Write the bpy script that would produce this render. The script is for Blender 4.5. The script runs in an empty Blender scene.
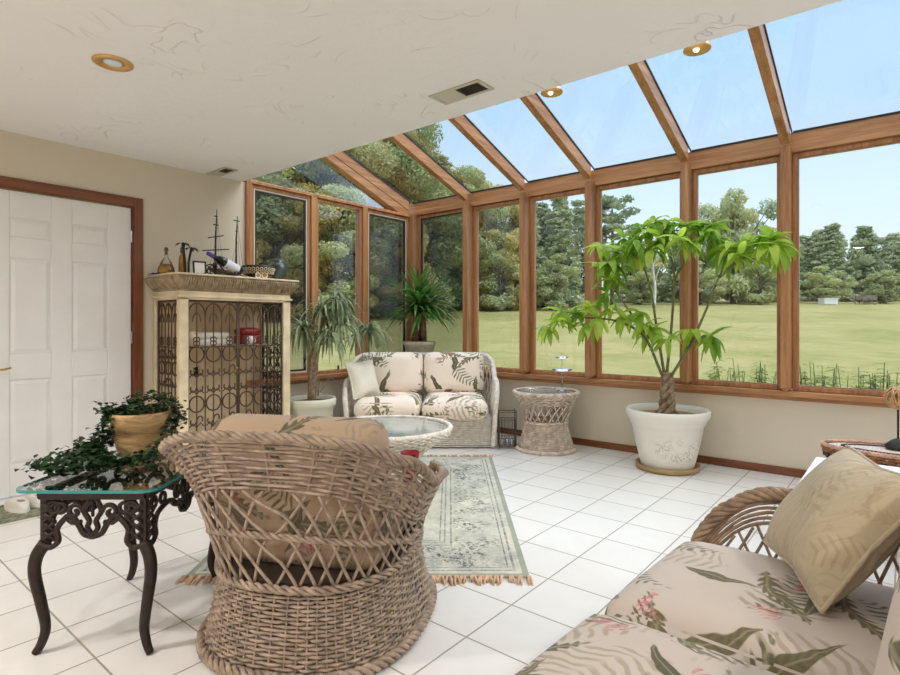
import bpy, math, random
import numpy as np
from mathutils import Vector, Matrix
random.seed(7); RNG = np.random.default_rng(7)
C = bpy.context.scene.collection
PI = math.pi
# ---------------------------------------------------------------- room frame
# X along the long window wall, Y towards it, Z up; the camera stands at X=0, Y=0
CAMH = 1.15; FPX = 556.63; HOR = 324.27
YAW = math.atan((905.59-450)/FPX)
FW = (-math.sin(YAW), math.cos(YAW)); RT = (math.cos(YAW), math.sin(YAW))
def W(u, v, z=0.0):            # the furniture group is turned by YAW in the room: u across it, v along it
    return (RT[0]*u+FW[0]*v, RT[1]*u+FW[1]*v, z)
def ray(x, y): return (FW[0]*FPX+RT[0]*(x-450), FW[1]*FPX+RT[1]*(x-450), HOR-y)
def onY(x, y, Y):
    d = ray(x, y); t = Y/d[1]; return (d[0]*t, Y, CAMH+d[2]*t)
def onX(x, y, X):
    d = ray(x, y); t = X/d[0]; return (X, d[1]*t, CAMH+d[2]*t)
XL, YB, ZC, YE = -4.57, 4.90, 2.418, 2.66     # left wall, window wall, ceiling height, ceiling edge
XR, YR = 2.3, -3.0
def lin(c): return tuple(((v/255)/12.92 if v/255 <= .04045 else ((v/255+.055)/1.055)**2.4) for v in c)+(1.0,)
# ---------------------------------------------------------------- mesh builder
class MB:
    def __init__(s): s.v = []; s.f = []; s.n = 0
    def add(s, verts, faces):
        verts = np.asarray(verts, float).reshape(-1, 3); b = s.n
        s.v.append(verts); s.n += len(verts)
        s.f += [tuple(i+b for i in f) for f in faces]
    def box(s, lo, hi, rz=0, ctr=None):
        x0, y0, z0 = lo; x1, y1, z1 = hi
        s.add([(x0,y0,z0),(x1,y0,z0),(x1,y1,z0),(x0,y1,z0),(x0,y0,z1),(x1,y0,z1),(x1,y1,z1),(x0,y1,z1)],
              [(0,3,2,1),(4,5,6,7),(0,1,5,4),(1,2,6,5),(2,3,7,6),(3,0,4,7)])
    def prism(s, poly, axis, a, b):          # poly of 2D points in the other two axes
        n = len(poly); P = []
        for w in (a, b):
            for p in poly:
                q = list(p); q.insert(axis, w); P.append(q)
        F = [tuple(range(n)), tuple(range(2*n-1, n-1, -1))]+[(i, i+n, (i+1) % n+n, (i+1) % n) for i in range(n)]
        s.add(P, F)
    def tube(s, pts, r, n=6, closed=False, caps=True, flat=None):
        P = np.asarray(pts, float); m = len(P)
        if closed: T = np.roll(P, -1, 0)-np.roll(P, 1, 0)
        else: T = np.gradient(P, axis=0)
        T /= np.maximum(np.linalg.norm(T, axis=1), 1e-9)[:, None]
        k = int(np.argmin(np.abs(T).max(0)))
        if np.abs(T[:, k]).max() < .97:
            ref = np.zeros(3); ref[k] = 1
            A = np.cross(T, ref); A /= np.linalg.norm(A, axis=1)[:, None]
        else:
            A = np.zeros_like(P); a = np.cross(T[0], [.3, .5, .8]); a /= np.linalg.norm(a)
            for i in range(m):
                a = a-T[i]*(a@T[i]); a /= max(np.linalg.norm(a), 1e-9); A[i] = a
        B = np.cross(T, A)
        r = np.broadcast_to(np.asarray(r, float), (m,))
        th = np.arange(n)*2*PI/n+PI/n
        fa, fb = flat or (1, 1)
        V = P[:, None, :]+r[:, None, None]*(np.cos(th)[None, :, None]*A[:, None, :]*fa+np.sin(th)[None, :, None]*B[:, None, :]*fb)
        F = []
        for i in range(m if closed else m-1):
            j = (i+1) % m
            for q in range(n):
                w = (q+1) % n; F.append((i*n+q, i*n+w, j*n+w, j*n+q))
        if caps and not closed: F += [tuple(range(n-1, -1, -1)), tuple(range((m-1)*n, m*n))]
        s.add(V, F)
    def lathe(s, prof, n=32, c=(0, 0, 0), caps=True):
        m = len(prof); V = []
        for r, z in prof:
            for k in range(n):
                a = 2*PI*k/n; V.append((c[0]+r*math.cos(a), c[1]+r*math.sin(a), c[2]+z))
        F = [(i*n+k, i*n+(k+1) % n, (i+1)*n+(k+1) % n, (i+1)*n+k) for i in range(m-1) for k in range(n)]
        if caps: F += [tuple(range(n-1, -1, -1)), tuple(range((m-1)*n, m*n))]
        s.add(V, F)
    def grid(s, fn, nu, nv, cu=False):
        V = [fn(i/(nu if cu else nu-1), j/(nv-1)) for i in range(nu) for j in range(nv)]
        F = [(i*nv+j, ((i+1) % nu)*nv+j, ((i+1) % nu)*nv+j+1, i*nv+j+1) for i in range(nu if cu else nu-1) for j in range(nv-1)]
        s.add(V, F)
    def sphere(s, c, r, n=16, sc=(1, 1, 1)):
        V = []; m = n//2+1
        for j in range(m):
            t = PI*j/(m-1); q = max(math.sin(t), .002)
            for k in range(n): V.append((c[0]+r*sc[0]*q*math.cos(2*PI*k/n), c[1]+r*sc[1]*q*math.sin(2*PI*k/n), c[2]-r*sc[2]*math.cos(t)))
        s.add(V, [(j*n+k, j*n+(k+1) % n, (j+1)*n+(k+1) % n, (j+1)*n+k) for j in range(m-1) for k in range(n)])
    def moved(s, M):
        o = MB(); M = np.array(M)
        for v in s.v: o.v.append(v@M[:3, :3].T+M[:3, 3])
        o.f = s.f; o.n = s.n; return o
    def merge(s, o):
        b = s.n; s.v += o.v; s.n += o.n; s.f += [tuple(i+b for i in f) for f in o.f]
    def build(s, name, m, parent=None, smooth=False, bevel=0, uv=False, loc=None, rz=0, sub=0, rot=None):
        me = bpy.data.meshes.new(name)
        V = np.concatenate(s.v) if s.v else np.zeros((0, 3))
        me.from_pydata(V.tolist(), [], s.f); me.materials.append(m)
        if smooth: me.polygons.foreach_set('use_smooth', [True]*len(me.polygons))
        if uv:
            L = me.uv_layers.new(name='UVMap').data
            for p in me.polygons:
                nx, ny, nz = (abs(q) for q in p.normal)
                for li in p.loop_indices:
                    x, y, z = me.vertices[me.loops[li].vertex_index].co
                    if nz >= .55: L[li].uv = (x, y)
                    elif ny >= nx: L[li].uv = (x+.37, z+y*.6-.21)
                    else: L[li].uv = (y+.71, z+x*.6+.43)
        me.update()
        o = bpy.data.objects.new(name, me); C.objects.link(o)
        if parent: o.parent = parent
        if loc: o.location = loc
        if rz: o.rotation_euler = (0, 0, rz)
        if rot: o.rotation_euler = rot
        if bevel:
            b = o.modifiers.new('bevel', 'BEVEL'); b.width = bevel; b.segments = 2; b.limit_method = 'ANGLE'; b.angle_limit = .7
        if sub:
            b = o.modifiers.new('sub', 'SUBSURF'); b.levels = b.render_levels = sub
        return o
def tag(o, label, cat, group=None, kind=None):
    o['label'] = label; o['category'] = cat
    if group: o['group'] = group
    if kind: o['kind'] = kind
    return o
def thing(name, label, cat, loc=(0, 0, 0), rz=0, group=None):
    o = bpy.data.objects.new(name, None); C.objects.link(o); o.empty_display_size = .1
    o.location = loc; o.rotation_euler = (0, 0, rz)
    return tag(o, label, cat, group)
def struct(o): o['kind'] = 'structure'; return o
def smooth(a, b, x):
    t = min(1, max(0, (x-a)/(b-a))); return t*t*(3-2*t)
def bez(P, n=12):            # Catmull-Rom through points
    P = [np.array(p, float) for p in P]; P = [2*P[0]-P[1]]+P+[2*P[-1]-P[-2]]; out = []
    for i in range(1, len(P)-2):
        for k in range(n):
            t = k/n; a, b, c, d = P[i-1:i+3]
            out.append(.5*((2*b)+(-a+c)*t+(2*a-5*b+4*c-d)*t*t+(-a+3*b-3*c+d)*t**3))
    out.append(P[-2]); return np.array(out)
# ---------------------------------------------------------------- materials
class NT:
    def __init__(s, name):
        s.m = bpy.data.materials.new(name); s.m.use_nodes = True; s.t = s.m.node_tree; s.t.nodes.clear()
        s.out = s.t.nodes.new('ShaderNodeOutputMaterial')
    def n(s, ty, ins={}, **kw):
        x = s.t.nodes.new('ShaderNode'+ty)
        for k, v in kw.items(): setattr(x, k, v)
        for k, v in ins.items(): s.set(x.inputs[k], v)
        return x
    def set(s, sock, v):
        if isinstance(v, bpy.types.NodeSocket): s.t.links.new(v, sock)
        elif isinstance(v, bpy.types.Node): s.t.links.new(v.outputs[0], sock)
        else: sock.default_value = v
    def math(s, op, a, b=0.0, c=None, clamp=False):
        x = s.n('Math', {0: a, 1: b}, operation=op, use_clamp=clamp)
        if c is not None: s.set(x.inputs[2], c)
        return x.outputs[0]
    def vm(s, op, a, b=(0, 0, 0)): return s.n('VectorMath', {0: a, 1: b}, operation=op).outputs[0]
    def mix(s, f, a, b):
        x = s.n('Mix', data_type='RGBA'); s.set(x.inputs[0], f); s.set(x.inputs[6], a); s.set(x.inputs[7], b); return x.outputs[2]
    def ramp(s, f, stops):
        x = s.n('ValToRGB'); r = x.color_ramp; s.set(x.inputs[0], f)
        while len(r.elements) < len(stops): r.elements.new(.5)
        for e, (p, c) in zip(r.elements, stops): e.position = p; e.color = c if len(c) == 4 else lin(c)
        return x.outputs[0]
    def coord(s, k='Object'): return s.n('TexCoord').outputs[k]
    def noise(s, vec, scale, detail=3, rough=.5, dist=0):
        return s.n('TexNoise', {'Vector': vec, 'Scale': scale, 'Detail': detail, 'Roughness': rough, 'Distortion': dist}).outputs[0]
    def bump(s, h, st=.3, d=.01): return s.n('Bump', {'Height': h, 'Strength': st, 'Distance': d}).outputs[0]
    def bsdf(s, col, rough=.5, nrm=None, metal=0, spec=.5, sheen=0):
        b = s.n('BsdfPrincipled', {'Base Color': col, 'Roughness': rough, 'Metallic': metal, 'Specular IOR Level': spec})
        if sheen: b.inputs['Sheen Weight'].default_value = sheen
        if nrm is not None: s.set(b.inputs['Normal'], nrm)
        return b
    def end(s, sh): s.set(s.out.inputs[0], sh.outputs[0] if isinstance(sh, bpy.types.Node) else sh); return s.m
def plain(name, c, rough=.5, metal=0, var=0, scale=20, bump=0, spec=.5, coat=0):
    t = NT(name); col = lin(c); nr = None
    if var or bump:
        nz = t.noise(t.coord(), scale, 4)
        if var: col = t.mix(t.math('MULTIPLY_ADD', nz, 2.4, -.7, True), lin([max(0, q*(1-var)) for q in c]), lin([min(255, q*(1+var*.6)) for q in c]))
        if bump: nr = t.bump(nz, bump, .01)
    b = t.bsdf(col, rough, nr, metal, spec)
    return t.end(b)
def wood(name, axis, c0, c1, rough=.27):
    t = NT(name); s = [14, 14, 14]; s[axis] = .9
    v = t.vm('MULTIPLY', t.coord(), tuple(s))
    oi = t.n('ObjectInfo').outputs['Random']
    v = t.vm('ADD', v, t.n('CombineXYZ', {0: t.math('MULTIPLY', oi, 31.0), 1: t.math('MULTIPLY', oi, 17.0), 2: 0.0}).outputs[0])
    n1 = t.noise(v, 1.3, 4, .6, .6); n2 = t.noise(v, 6, 3, .6)
    f = t.math('MULTIPLY_ADD', n1, .75, t.math('MULTIPLY', n2, .3))
    col = t.ramp(f, [(.3, c0), (.72, c1)])
    return t.end(t.bsdf(col, rough, t.bump(n2, .12, .003)))
CED0, CED1 = (138, 88, 52), (206, 152, 104)
M = {}
for k, a in (('x', 0), ('y', 1), ('z', 2)): M['wood_'+k] = wood('cedar_'+k, a, CED0, CED1)
for k, a in (('y', 1), ('z', 2), ('x', 0)): M['redwood_'+k] = wood('casing_wood_'+k, a, (92, 50, 30), (142, 86, 54))
M['white_paint'] = plain('white_paint', (232, 230, 228), .4, var=.02, scale=4)
M['frame_black'] = plain('frame_black', (34, 32, 30), .5)
M['frame_white'] = plain('frame_white', (226, 216, 200), .5)
M['black_metal'] = plain('black_metal', (28, 24, 21), .42, metal=.0, var=.2, scale=30, bump=.15)
M['iron'] = plain('bronze_iron', (50, 38, 31), .5, metal=.35, var=.25, scale=40)
M['gold'] = plain('gold_trim', (220, 172, 104), .32, metal=.6)
M['brass'] = plain('brass', (200, 160, 90), .3, metal=.9)
M['silver'] = plain('silver', (200, 205, 215), .18, metal=.95)
M['wicker'] = plain('wicker_grey_brown', (164, 144, 125), .6, var=.24, scale=26, bump=.2)
M['wicker_white'] = plain('wicker_whitewash', (240, 230, 218), .6, var=.12, scale=26, bump=.15)
M['wicker_mid'] = plain('wicker_weathered', (222, 204, 188), .6, var=.2, scale=26, bump=.15)
M['wicker_sofa'] = plain('wicker_taupe', (158, 132, 108), .6, var=.25, scale=26, bump=.2)
M['wicker_red'] = plain('wicker_redbrown', (160, 104, 66), .5, var=.35, scale=30, bump=.2)
M['board'] = plain('pale_reflection_board', (222, 220, 212), .6, var=.1, scale=60, bump=.2)
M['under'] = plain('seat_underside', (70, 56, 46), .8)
M['tan_cloth'] = None
M['cream_cloth'] = plain('cream_cloth', (238, 230, 214), .85, var=.03, scale=6)
M['soil'] = plain('soil', (84, 66, 46), .95, var=.4, scale=60, bump=.5)
M['soil_tan'] = plain('soil_tan', (150, 122, 84), .95, var=.3, scale=60, bump=.5)
M['bark'] = plain('bark_grey', (150, 130, 106), .8, var=.35, scale=30, bump=.5)
M['bark_dark'] = plain('bark_brown', (112, 90, 68), .85, var=.35, scale=24, bump=.5)
M['stem_green'] = plain('stem_green', (112, 116, 74), .7, var=.2, scale=20)
M['trunk'] = plain('tree_trunk', (96, 82, 68), .95, var=.3, scale=5, bump=.4)
M['birch'] = plain('birch_trunk', (222, 214, 200), .9, var=.1, scale=5)
M['pot_cream'] = plain('pot_cream', (228, 224, 206), .4, var=.04, scale=8)
M['pot_stone'] = plain('pot_stone', (200, 190, 168), .7, var=.12, scale=20, bump=.2)
M['pot_tan'] = plain('pot_tan', (168, 140, 96), .5, var=.1, scale=12)
M['cab'] = plain('cabinet_cream', (226, 208, 174), .5, var=.1, scale=9)
M['cab_in'] = plain('cabinet_inside', (232, 208, 170), .6, var=.1, scale=6)
M['carved'] = plain('carved_gilt', (156, 136, 106), .5, var=.25, scale=18, bump=.2)
M['purple'] = plain('purple_cloth', (92, 70, 150), .8)
M['red'] = plain('red_glaze', (150, 34, 38), .35)
M['white_glaze'] = plain('white_glaze', (236, 234, 230), .3)
M['dark_glaze'] = plain('dark_glaze', (66, 74, 72), .08, var=.6, scale=14)
M['bottle'] = plain('bottle_black', (20, 22, 22), .12)
M['label_paper'] = plain('bottle_label', (226, 226, 234), .6)
M['linen'] = plain('linen', (226, 216, 206), .9, var=.04, scale=9)
M['green_glaze'] = plain('green_glaze', (74, 116, 74), .3)
M['shoe_white'] = plain('shoe_white', (226, 220, 212), .7)
M['shoe_sole'] = plain('shoe_sole', (240, 238, 234), .6)
M['shoe_in'] = plain('shoe_inside', (150, 138, 126), .9)
M['mat_green'] = plain('mat_green', (136, 138, 116), .95, var=.4, scale=40)
M['fringe'] = plain('fringe', (222, 184, 150), .9, var=.1, scale=40)
M['outlet'] = plain('outlet_beige', (214, 200, 166), .4)
M['vent'] = plain('vent_metal', (196, 188, 172), .5)
M['vent_dark'] = plain('vent_dark', (96, 88, 74), .6)
M['white_lam'] = plain('white_laminate', (240, 240, 240), .3)
M['rust'] = plain('old_cart', (120, 110, 98), .8, var=.3, scale=6)
M['amber'] = plain('amber_liquor', (180, 126, 46), .12, var=.3, scale=20)
M['shell'] = plain('shell', (236, 214, 186), .5, var=.1, scale=30)
def glass(name, tint=(1, 1, 1), refl=1.0, gl_rough=.0):
    t = NT(name)
    tr = t.n('BsdfTransparent', {0: tint+(1,)}); g = t.n('BsdfGlossy', {'Color': (1, 1, 1, 1), 'Roughness': gl_rough})
    f = t.math('MULTIPLY', t.n('Fresnel', {'IOR': 1.45}).outputs[0], refl)
    return t.end(t.n('MixShader', {0: f, 1: tr, 2: g}))
M['glass'] = glass('window_glass', (.97, .98, .98), .6)
M['glass_roof'] = glass('roof_glass', (.97, .985, .985), .14)
M['glass_top'] = glass('table_glass', (.955, .975, .97), .55)
M['glass_clear'] = glass('clear_glass', (.95, .97, .98), .9)
M['glass_edge'] = plain('glass_edge_teal', (52, 140, 140), .15)
def screen_mat():
    t = NT('insect_screen')
    return t.end(t.n('MixShader', {0: .27, 1: t.n('BsdfTransparent', {0: (1, 1, 1, 1)}), 2: t.n('BsdfDiffuse', {0: lin((60, 60, 58))})}))
M['screen'] = screen_mat()
def leafmat(name, c0, c1, tr=.4, rough=.45, scale=3):
    t = NT(name); co = t.coord()
    nz = t.noise(co, scale, 3); oi = t.n('ObjectInfo').outputs['Random']
    nz = t.math('ADD', nz, t.math('MULTIPLY_ADD', oi, .3, -.15))
    col = t.ramp(nz, [(.3, c0), (.7, c1)])
    b = t.bsdf(col, rough, spec=.3)
    tl = t.n('BsdfTranslucent', {0: col})
    return t.end(t.n('MixShader', {0: tr, 1: b, 2: tl}))
M['leaf_money'] = leafmat('leaf_money_tree', (112, 160, 42), (198, 222, 92), .55, .35, 5)
M['leaf_yucca'] = leafmat('leaf_yucca', (66, 112, 44), (146, 188, 88), .4, .4, 8)
M['leaf_palm'] = leafmat('leaf_ponytail', (100, 120, 84), (180, 190, 150), .35, .45, 8)
M['leaf_ivy'] = leafmat('leaf_ivy', (16, 34, 18), (52, 78, 44), .12, .38, 22)
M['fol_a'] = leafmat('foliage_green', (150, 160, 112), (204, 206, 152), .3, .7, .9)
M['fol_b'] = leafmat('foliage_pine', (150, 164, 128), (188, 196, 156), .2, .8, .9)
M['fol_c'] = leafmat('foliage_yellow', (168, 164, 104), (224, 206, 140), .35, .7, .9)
M['fol_d'] = leafmat('foliage_far_hazed', (172, 184, 148), (208, 212, 174), .25, .8, .6)  # far leaves lightened: distance haze put into the colour
M['fol_s'] = leafmat('foliage_shrub', (92, 118, 52), (152, 170, 84), .35, .7, 6)
def wallmat(name, c):
    t = NT(name); nz = t.noise(t.coord(), 90, 3)
    return t.end(t.bsdf(lin(c), .75, t.bump(nz, .08, .002)))
M['wall'] = wallmat('wall_beige', (215, 204, 185))
def ceiling_mat():
    t = NT('ceiling_plaster'); co = t.coord()
    w = t.noise(co, 1.1, 2, .5, 1.6)
    r = t.math('ABSOLUTE', t.math('SUBTRACT', t.noise(co, 2.6, 1, .5, 2.2), .5))
    ridge = t.math('SUBTRACT', 1.0, t.math('MULTIPLY', r, 42.0), None, True)
    mask = t.math('MULTIPLY_ADD', t.noise(t.vm('ADD', co, (7, 3, 1)), 3.1, 2), 5.0, -2.75, True)
    fine = t.noise(co, 14, 4, .6, .6)
    h = t.math('MULTIPLY_ADD', ridge, mask, t.math('MULTIPLY', fine, .35))
    return t.end(t.bsdf(lin((240, 238, 236)), .85, t.bump(h, .6, .018)))
M['ceiling'] = ceiling_mat()
def tile_mat():
    t = NT('floor_tile'); co = t.coord(); x = t.n('SeparateXYZ', {0: co})
    def line(sock, o):
        q = t.math('FRACT', t.math('MULTIPLY', t.math('SUBTRACT', sock, o), 1/.3035))
        return t.math('MULTIPLY', t.math('ABSOLUTE', t.math('SUBTRACT', q, .5)), 2.0)     # 1 at the joint
    e = t.math('MAXIMUM', line(x.outputs[0], -1.25-.3035*40), line(x.outputs[1], .711-.3035*40))
    g = t.math('MULTIPLY', t.math('SUBTRACT', e, .972), 80.0, None, True)
    cell = t.n('TexWhiteNoise', {0: t.vm('FLOOR', t.vm('MULTIPLY', t.vm('SUBTRACT', co, (-1.25-.3035*40, .711-.3035*40, 0)), (1/.3035, 1/.3035, 0)))}, noise_dimensions='3D').outputs[0]
    nz = t.noise(co, 9, 4, .6)
    base = t.mix(t.math('MULTIPLY_ADD', nz, .6, t.math('MULTIPLY', cell, .3), True), lin((228, 223, 216)), lin((242, 239, 235)))
    col = t.mix(g, base, lin((168, 156, 142)))
    rough = t.math('MULTIPLY_ADD', g, .5, .3)
    return t.end(t.bsdf(col, rough, t.bump(t.math('MULTIPLY_ADD', g, -1.0, t.math('MULTIPLY', nz, .15)), .5, .003), spec=.4))
M['tile'] = tile_mat()
def lawn_mat():
    t = NT('lawn_grass'); co = t.coord()
    a = t.noise(t.vm('MULTIPLY', co, (1, 1, 0)), .22, 4, .6, .8); b = t.noise(co, 2.2, 5, .7); c = t.noise(co, 22, 3, .7)
    f = t.math('ADD', t.math('MULTIPLY', a, .5), t.math('ADD', t.math('MULTIPLY', b, .4), t.math('MULTIPLY', c, .25)))
    col = t.ramp(f, [(.34, (100, 110, 60)), (.52, (134, 132, 80)), (.7, (160, 149, 104))])
    return t.end(t.bsdf(col, .95, t.bump(c, .6, .03), spec=.1))
M['lawn'] = lawn_mat()
def leaf_layer(t, uv, scale, L, w, seed, serr=0, k=40, frond=False, prob=1.0):
    v = t.vm('ADD', t.vm('MULTIPLY', uv, (scale, scale, 0)), (seed*3.17, seed*5.31, 0))
    vo = t.n('TexVoronoi', {'Vector': v, 'Scale': 1.0, 'Randomness': .75}, voronoi_dimensions='2D')
    d = t.vm('SUBTRACT', v, vo.outputs['Position'])
    rnd = t.n('SeparateColor', {0: vo.outputs['Color']})
    d = t.n('VectorRotate', {'Vector': d, 'Angle': t.math('MULTIPLY', rnd.outputs[0], 2*PI)}, rotation_type='Z_AXIS').outputs[0]
    s = t.n('SeparateXYZ', {0: d})
    x = t.math('DIVIDE', s.outputs[0], L)
    bend = t.math('MULTIPLY', t.math('MULTIPLY', x, x), w*.9)
    y = t.math('DIVIDE', t.math('ABSOLUTE', t.math('SUBTRACT', s.outputs[1], bend)), w)
    p = t.math('SUBTRACT', 1.0, t.math('MULTIPLY', x, x))
    p = t.math('MULTIPLY', p, t.math('MULTIPLY_ADD', x, -.35, .8))
    st = t.math('SINE', t.math('ADD', t.math('MULTIPLY', x, k), t.math('MULTIPLY', y, -k*.22)))
    if serr: p = t.math('MULTIPLY', p, t.math('MULTIPLY_ADD', st, serr, 1-serr))
    m = t.math('MULTIPLY', t.math('SUBTRACT', p, y), 7.5, None, True)
    if frond: m = t.math('MULTIPLY', m, t.math('MULTIPLY_ADD', st, 1.6, .1, True))
    if prob < 1: m = t.math('MULTIPLY', m, t.math('LESS_THAN', rnd.outputs[1], prob))
    rib = t.math('SUBTRACT', 1.0, t.math('MULTIPLY', y, 7.0), None, True)
    vein = t.math('MULTIPLY_ADD', st, .25, .35, True)
    return m, rnd.outputs[2], rib, vein
def floral(name, base, dim=1.0, size=1.0):
    t = NT(name); uv = t.coord('UV')
    nzv = t.n('TexNoise', {'Vector': uv, 'Scale': 9.0, 'Detail': 2.0}).outputs[1]
    uvd = t.vm('ADD', uv, t.vm('MULTIPLY', t.vm('SUBTRACT', nzv, (.5, .5, .5)), (.07, .07, 0)))
    def D(c): return lin([q*dim for q in c])
    col = t.mix(t.math('MULTIPLY_ADD', t.noise(uv, 5, 2), 2, -.6, True), D(base), D([q*1.04 for q in base]))
    def put(col, layer, c0, c1, cr, amt=1):
        m, r, rib, vein = layer
        c = t.mix(r, D(c0), D(c1)); c = t.mix(vein, c, t.mix(.5, c, D((70, 68, 54)))); c = t.mix(t.math('MULTIPLY', rib, .7), c, D(cr))
        if amt < 1: m = t.math('MULTIPLY', m, amt)
        return t.mix(m, col, c)
    s = 1/size
    col = put(col, leaf_layer(t, uvd, 3.0*s, .52, .3, 1, .1, 46, True), (186, 170, 146), (202, 184, 158), base, .75)
    col = put(col, leaf_layer(t, uvd, 4.3*s, .48, .24, 2, .3, 38, True, .95), (136, 138, 108), (112, 110, 84), (168, 164, 136), .95)
    col = put(col, leaf_layer(t, uvd, 4.0*s, .5, .13, 3, .28, 34, False, .92), (104, 104, 80), (140, 126, 96), (176, 166, 134))
    col = put(col, leaf_layer(t, uvd, 5.2*s, .46, .09, 4, .0, 30, False, .8), (96, 92, 70), (134, 124, 96), (170, 160, 130))
    pk = leaf_layer(t, uvd, 4.4*s, .17, .15, 5, .5, 24, False, .7)
    pm = t.math('MULTIPLY', pk[0], t.math('MULTIPLY_ADD', t.noise(uv, 70*s, 2), 5, -1.9, True))
    col = t.mix(pm, col, t.mix(pk[1], D((196, 96, 104)), D((226, 160, 158))))
    cl = t.noise(uv, 600, 2); fold = t.noise(t.coord(), 5, 2)
    return t.end(t.bsdf(col, .85, t.bump(t.math('ADD', t.math('MULTIPLY', cl, .05), fold), .25, .02), spec=.2, sheen=.15))
M['floral'] = floral('floral_fabric', (205, 192, 181), .98, 1.25)
M['floral_far'] = floral('floral_fabric_lit', (236, 222, 208), 1.05, 1.9)  # same fabric as the foreground loveseat, window brightness put into its colour
M['floral_tan'] = floral('floral_fabric_tan', (200, 172, 144), .9, 1.3)
def tan_cloth():
    t = NT('tan_leaf_cloth'); uv = t.coord('UV'); b = (190, 176, 148)
    col = lin(b)
    for sc, L, w, sd, fr, c in ((4, .5, .26, 11, True, (160, 138, 98)), (5, .48, .14, 12, False, (172, 146, 110)), (4.4, .3, .2, 13, False, (176, 140, 112))):
        m = leaf_layer(t, uv, sc, L, w, sd, .25, 36, fr, .7)[0]
        col = t.mix(t.math('MULTIPLY', m, .4), col, lin(c))
    w = t.noise(t.vm('MULTIPLY', t.coord(), (3, 9, 3)), 2.2, 2, .5, 1.5)
    return t.end(t.bsdf(col, .7, t.bump(w, .6, .03), spec=.25, sheen=.2))
M['tan_cloth'] = tan_cloth()
def rug_mat():
    t = NT('rug_weave'); co = t.coord(); s = t.n('SeparateXYZ', {0: co})
    ax = t.math('ABSOLUTE', s.outputs[0]); ay = t.math('ABSOLUTE', s.outputs[1])
    e = t.math('MINIMUM', t.math('SUBTRACT', .78, ax), t.math('SUBTRACT', 1.14, ay))      # distance from the rug's edge
    def band(a, b): return t.math('MULTIPLY', t.math('GREATER_THAN', e, a), t.math('LESS_THAN', e, b))
    n1 = t.noise(co, 5, 4, .7, .5); n2 = t.noise(co, 26, 4, .7, 1.0); n3 = t.noise(co, 90, 3, .7)
    col = t.ramp(t.math('MULTIPLY_ADD', n1, .7, t.math('MULTIPLY', n3, .3)), [(.36, (172, 174, 166)), (.5, (204, 201, 186)), (.64, (224, 219, 200))])
    vo = t.n('TexVoronoi', {'Vector': co, 'Scale': 9.0}, feature='DISTANCE_TO_EDGE').outputs[0]
    wv = t.math('SINE', t.math('MULTIPLY_ADD', vo, 90.0, t.math('MULTIPLY', n2, 9)))
    pat = t.math('MULTIPLY', t.math('MULTIPLY_ADD', wv, .8, -.1, True), t.math('MULTIPLY_ADD', n2, 4.0, -1.6, True))
    field = t.math('MULTIPLY', pat, t.math('MULTIPLY_ADD', band(.09, .36), .55, .3))
    spk = t.math('MULTIPLY', t.math('MULTIPLY_ADD', t.noise(co, 55, 3, .75), 9.0, -4.3, True), t.math('MULTIPLY_ADD', band(.10, .34), .75, .12))
    spk = t.math('MULTIPLY', spk, t.math('MULTIPLY_ADD', t.noise(co, 7, 2), 5.0, -1.9, True))
    col = t.mix(t.math('MULTIPLY', field, .55), col, lin((110, 118, 118)))
    col = t.mix(spk, col, lin((58, 64, 68)))
    for a, b in ((.055, .067), (.085, .093), (.35, .36), (.385, .393), (.41, .418)):
        col = t.mix(t.math('MULTIPLY', band(a, b), t.math('MULTIPLY_ADD', n2, 3, -1.0, True)), col, lin((92, 98, 96)))
    col = t.mix(t.math('MULTIPLY', t.math('LESS_THAN', e, .028), .7), col, lin((142, 148, 130)))
    return t.end(t.bsdf(col, .95, t.bump(n3, .4, .004), spec=.1))
M['rug'] = rug_mat()
def pot_wood():
    t = NT('pot_mottled'); co = t.coord()
    n = t.noise(t.vm('MULTIPLY', co, (1, 1, 3.5)), 7, 4, .65, 1.0)
    return t.end(t.bsdf(t.ramp(n, [(.32, (104, 80, 48)), (.48, (172, 138, 92)), (.62, (198, 166, 118)), (.75, (134, 124, 78))]), .5))
M['pot_wood'] = pot_wood()
def pot_blossom():
    t = NT('pot_blossom_ceramic'); co = t.coord(); s = t.n('SeparateXYZ', {0: co})
    n = t.noise(co, 11, 5, .7, 1.2); big = t.noise(co, 4.2, 2)
    ln = t.math('SUBTRACT', 1.0, t.math('MULTIPLY', t.math('ABSOLUTE', t.math('SUBTRACT', n, .5)), 22.0), None, True)
    zz = t.math('MULTIPLY', t.math('MULTIPLY', t.math('SUBTRACT', s.outputs[2], .07), 20, None, True), t.math('MULTIPLY', t.math('SUBTRACT', .31, s.outputs[2]), 20, None, True))
    m = t.math('MULTIPLY', t.math('MULTIPLY', ln, zz), t.math('MULTIPLY_ADD', big, 6, -2.8, True))
    return t.end(t.bsdf(t.mix(t.math('MULTIPLY', m, .8), lin((234, 231, 220)), lin((128, 124, 104))), .35))
M['pot_blossom'] = pot_blossom()
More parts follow.
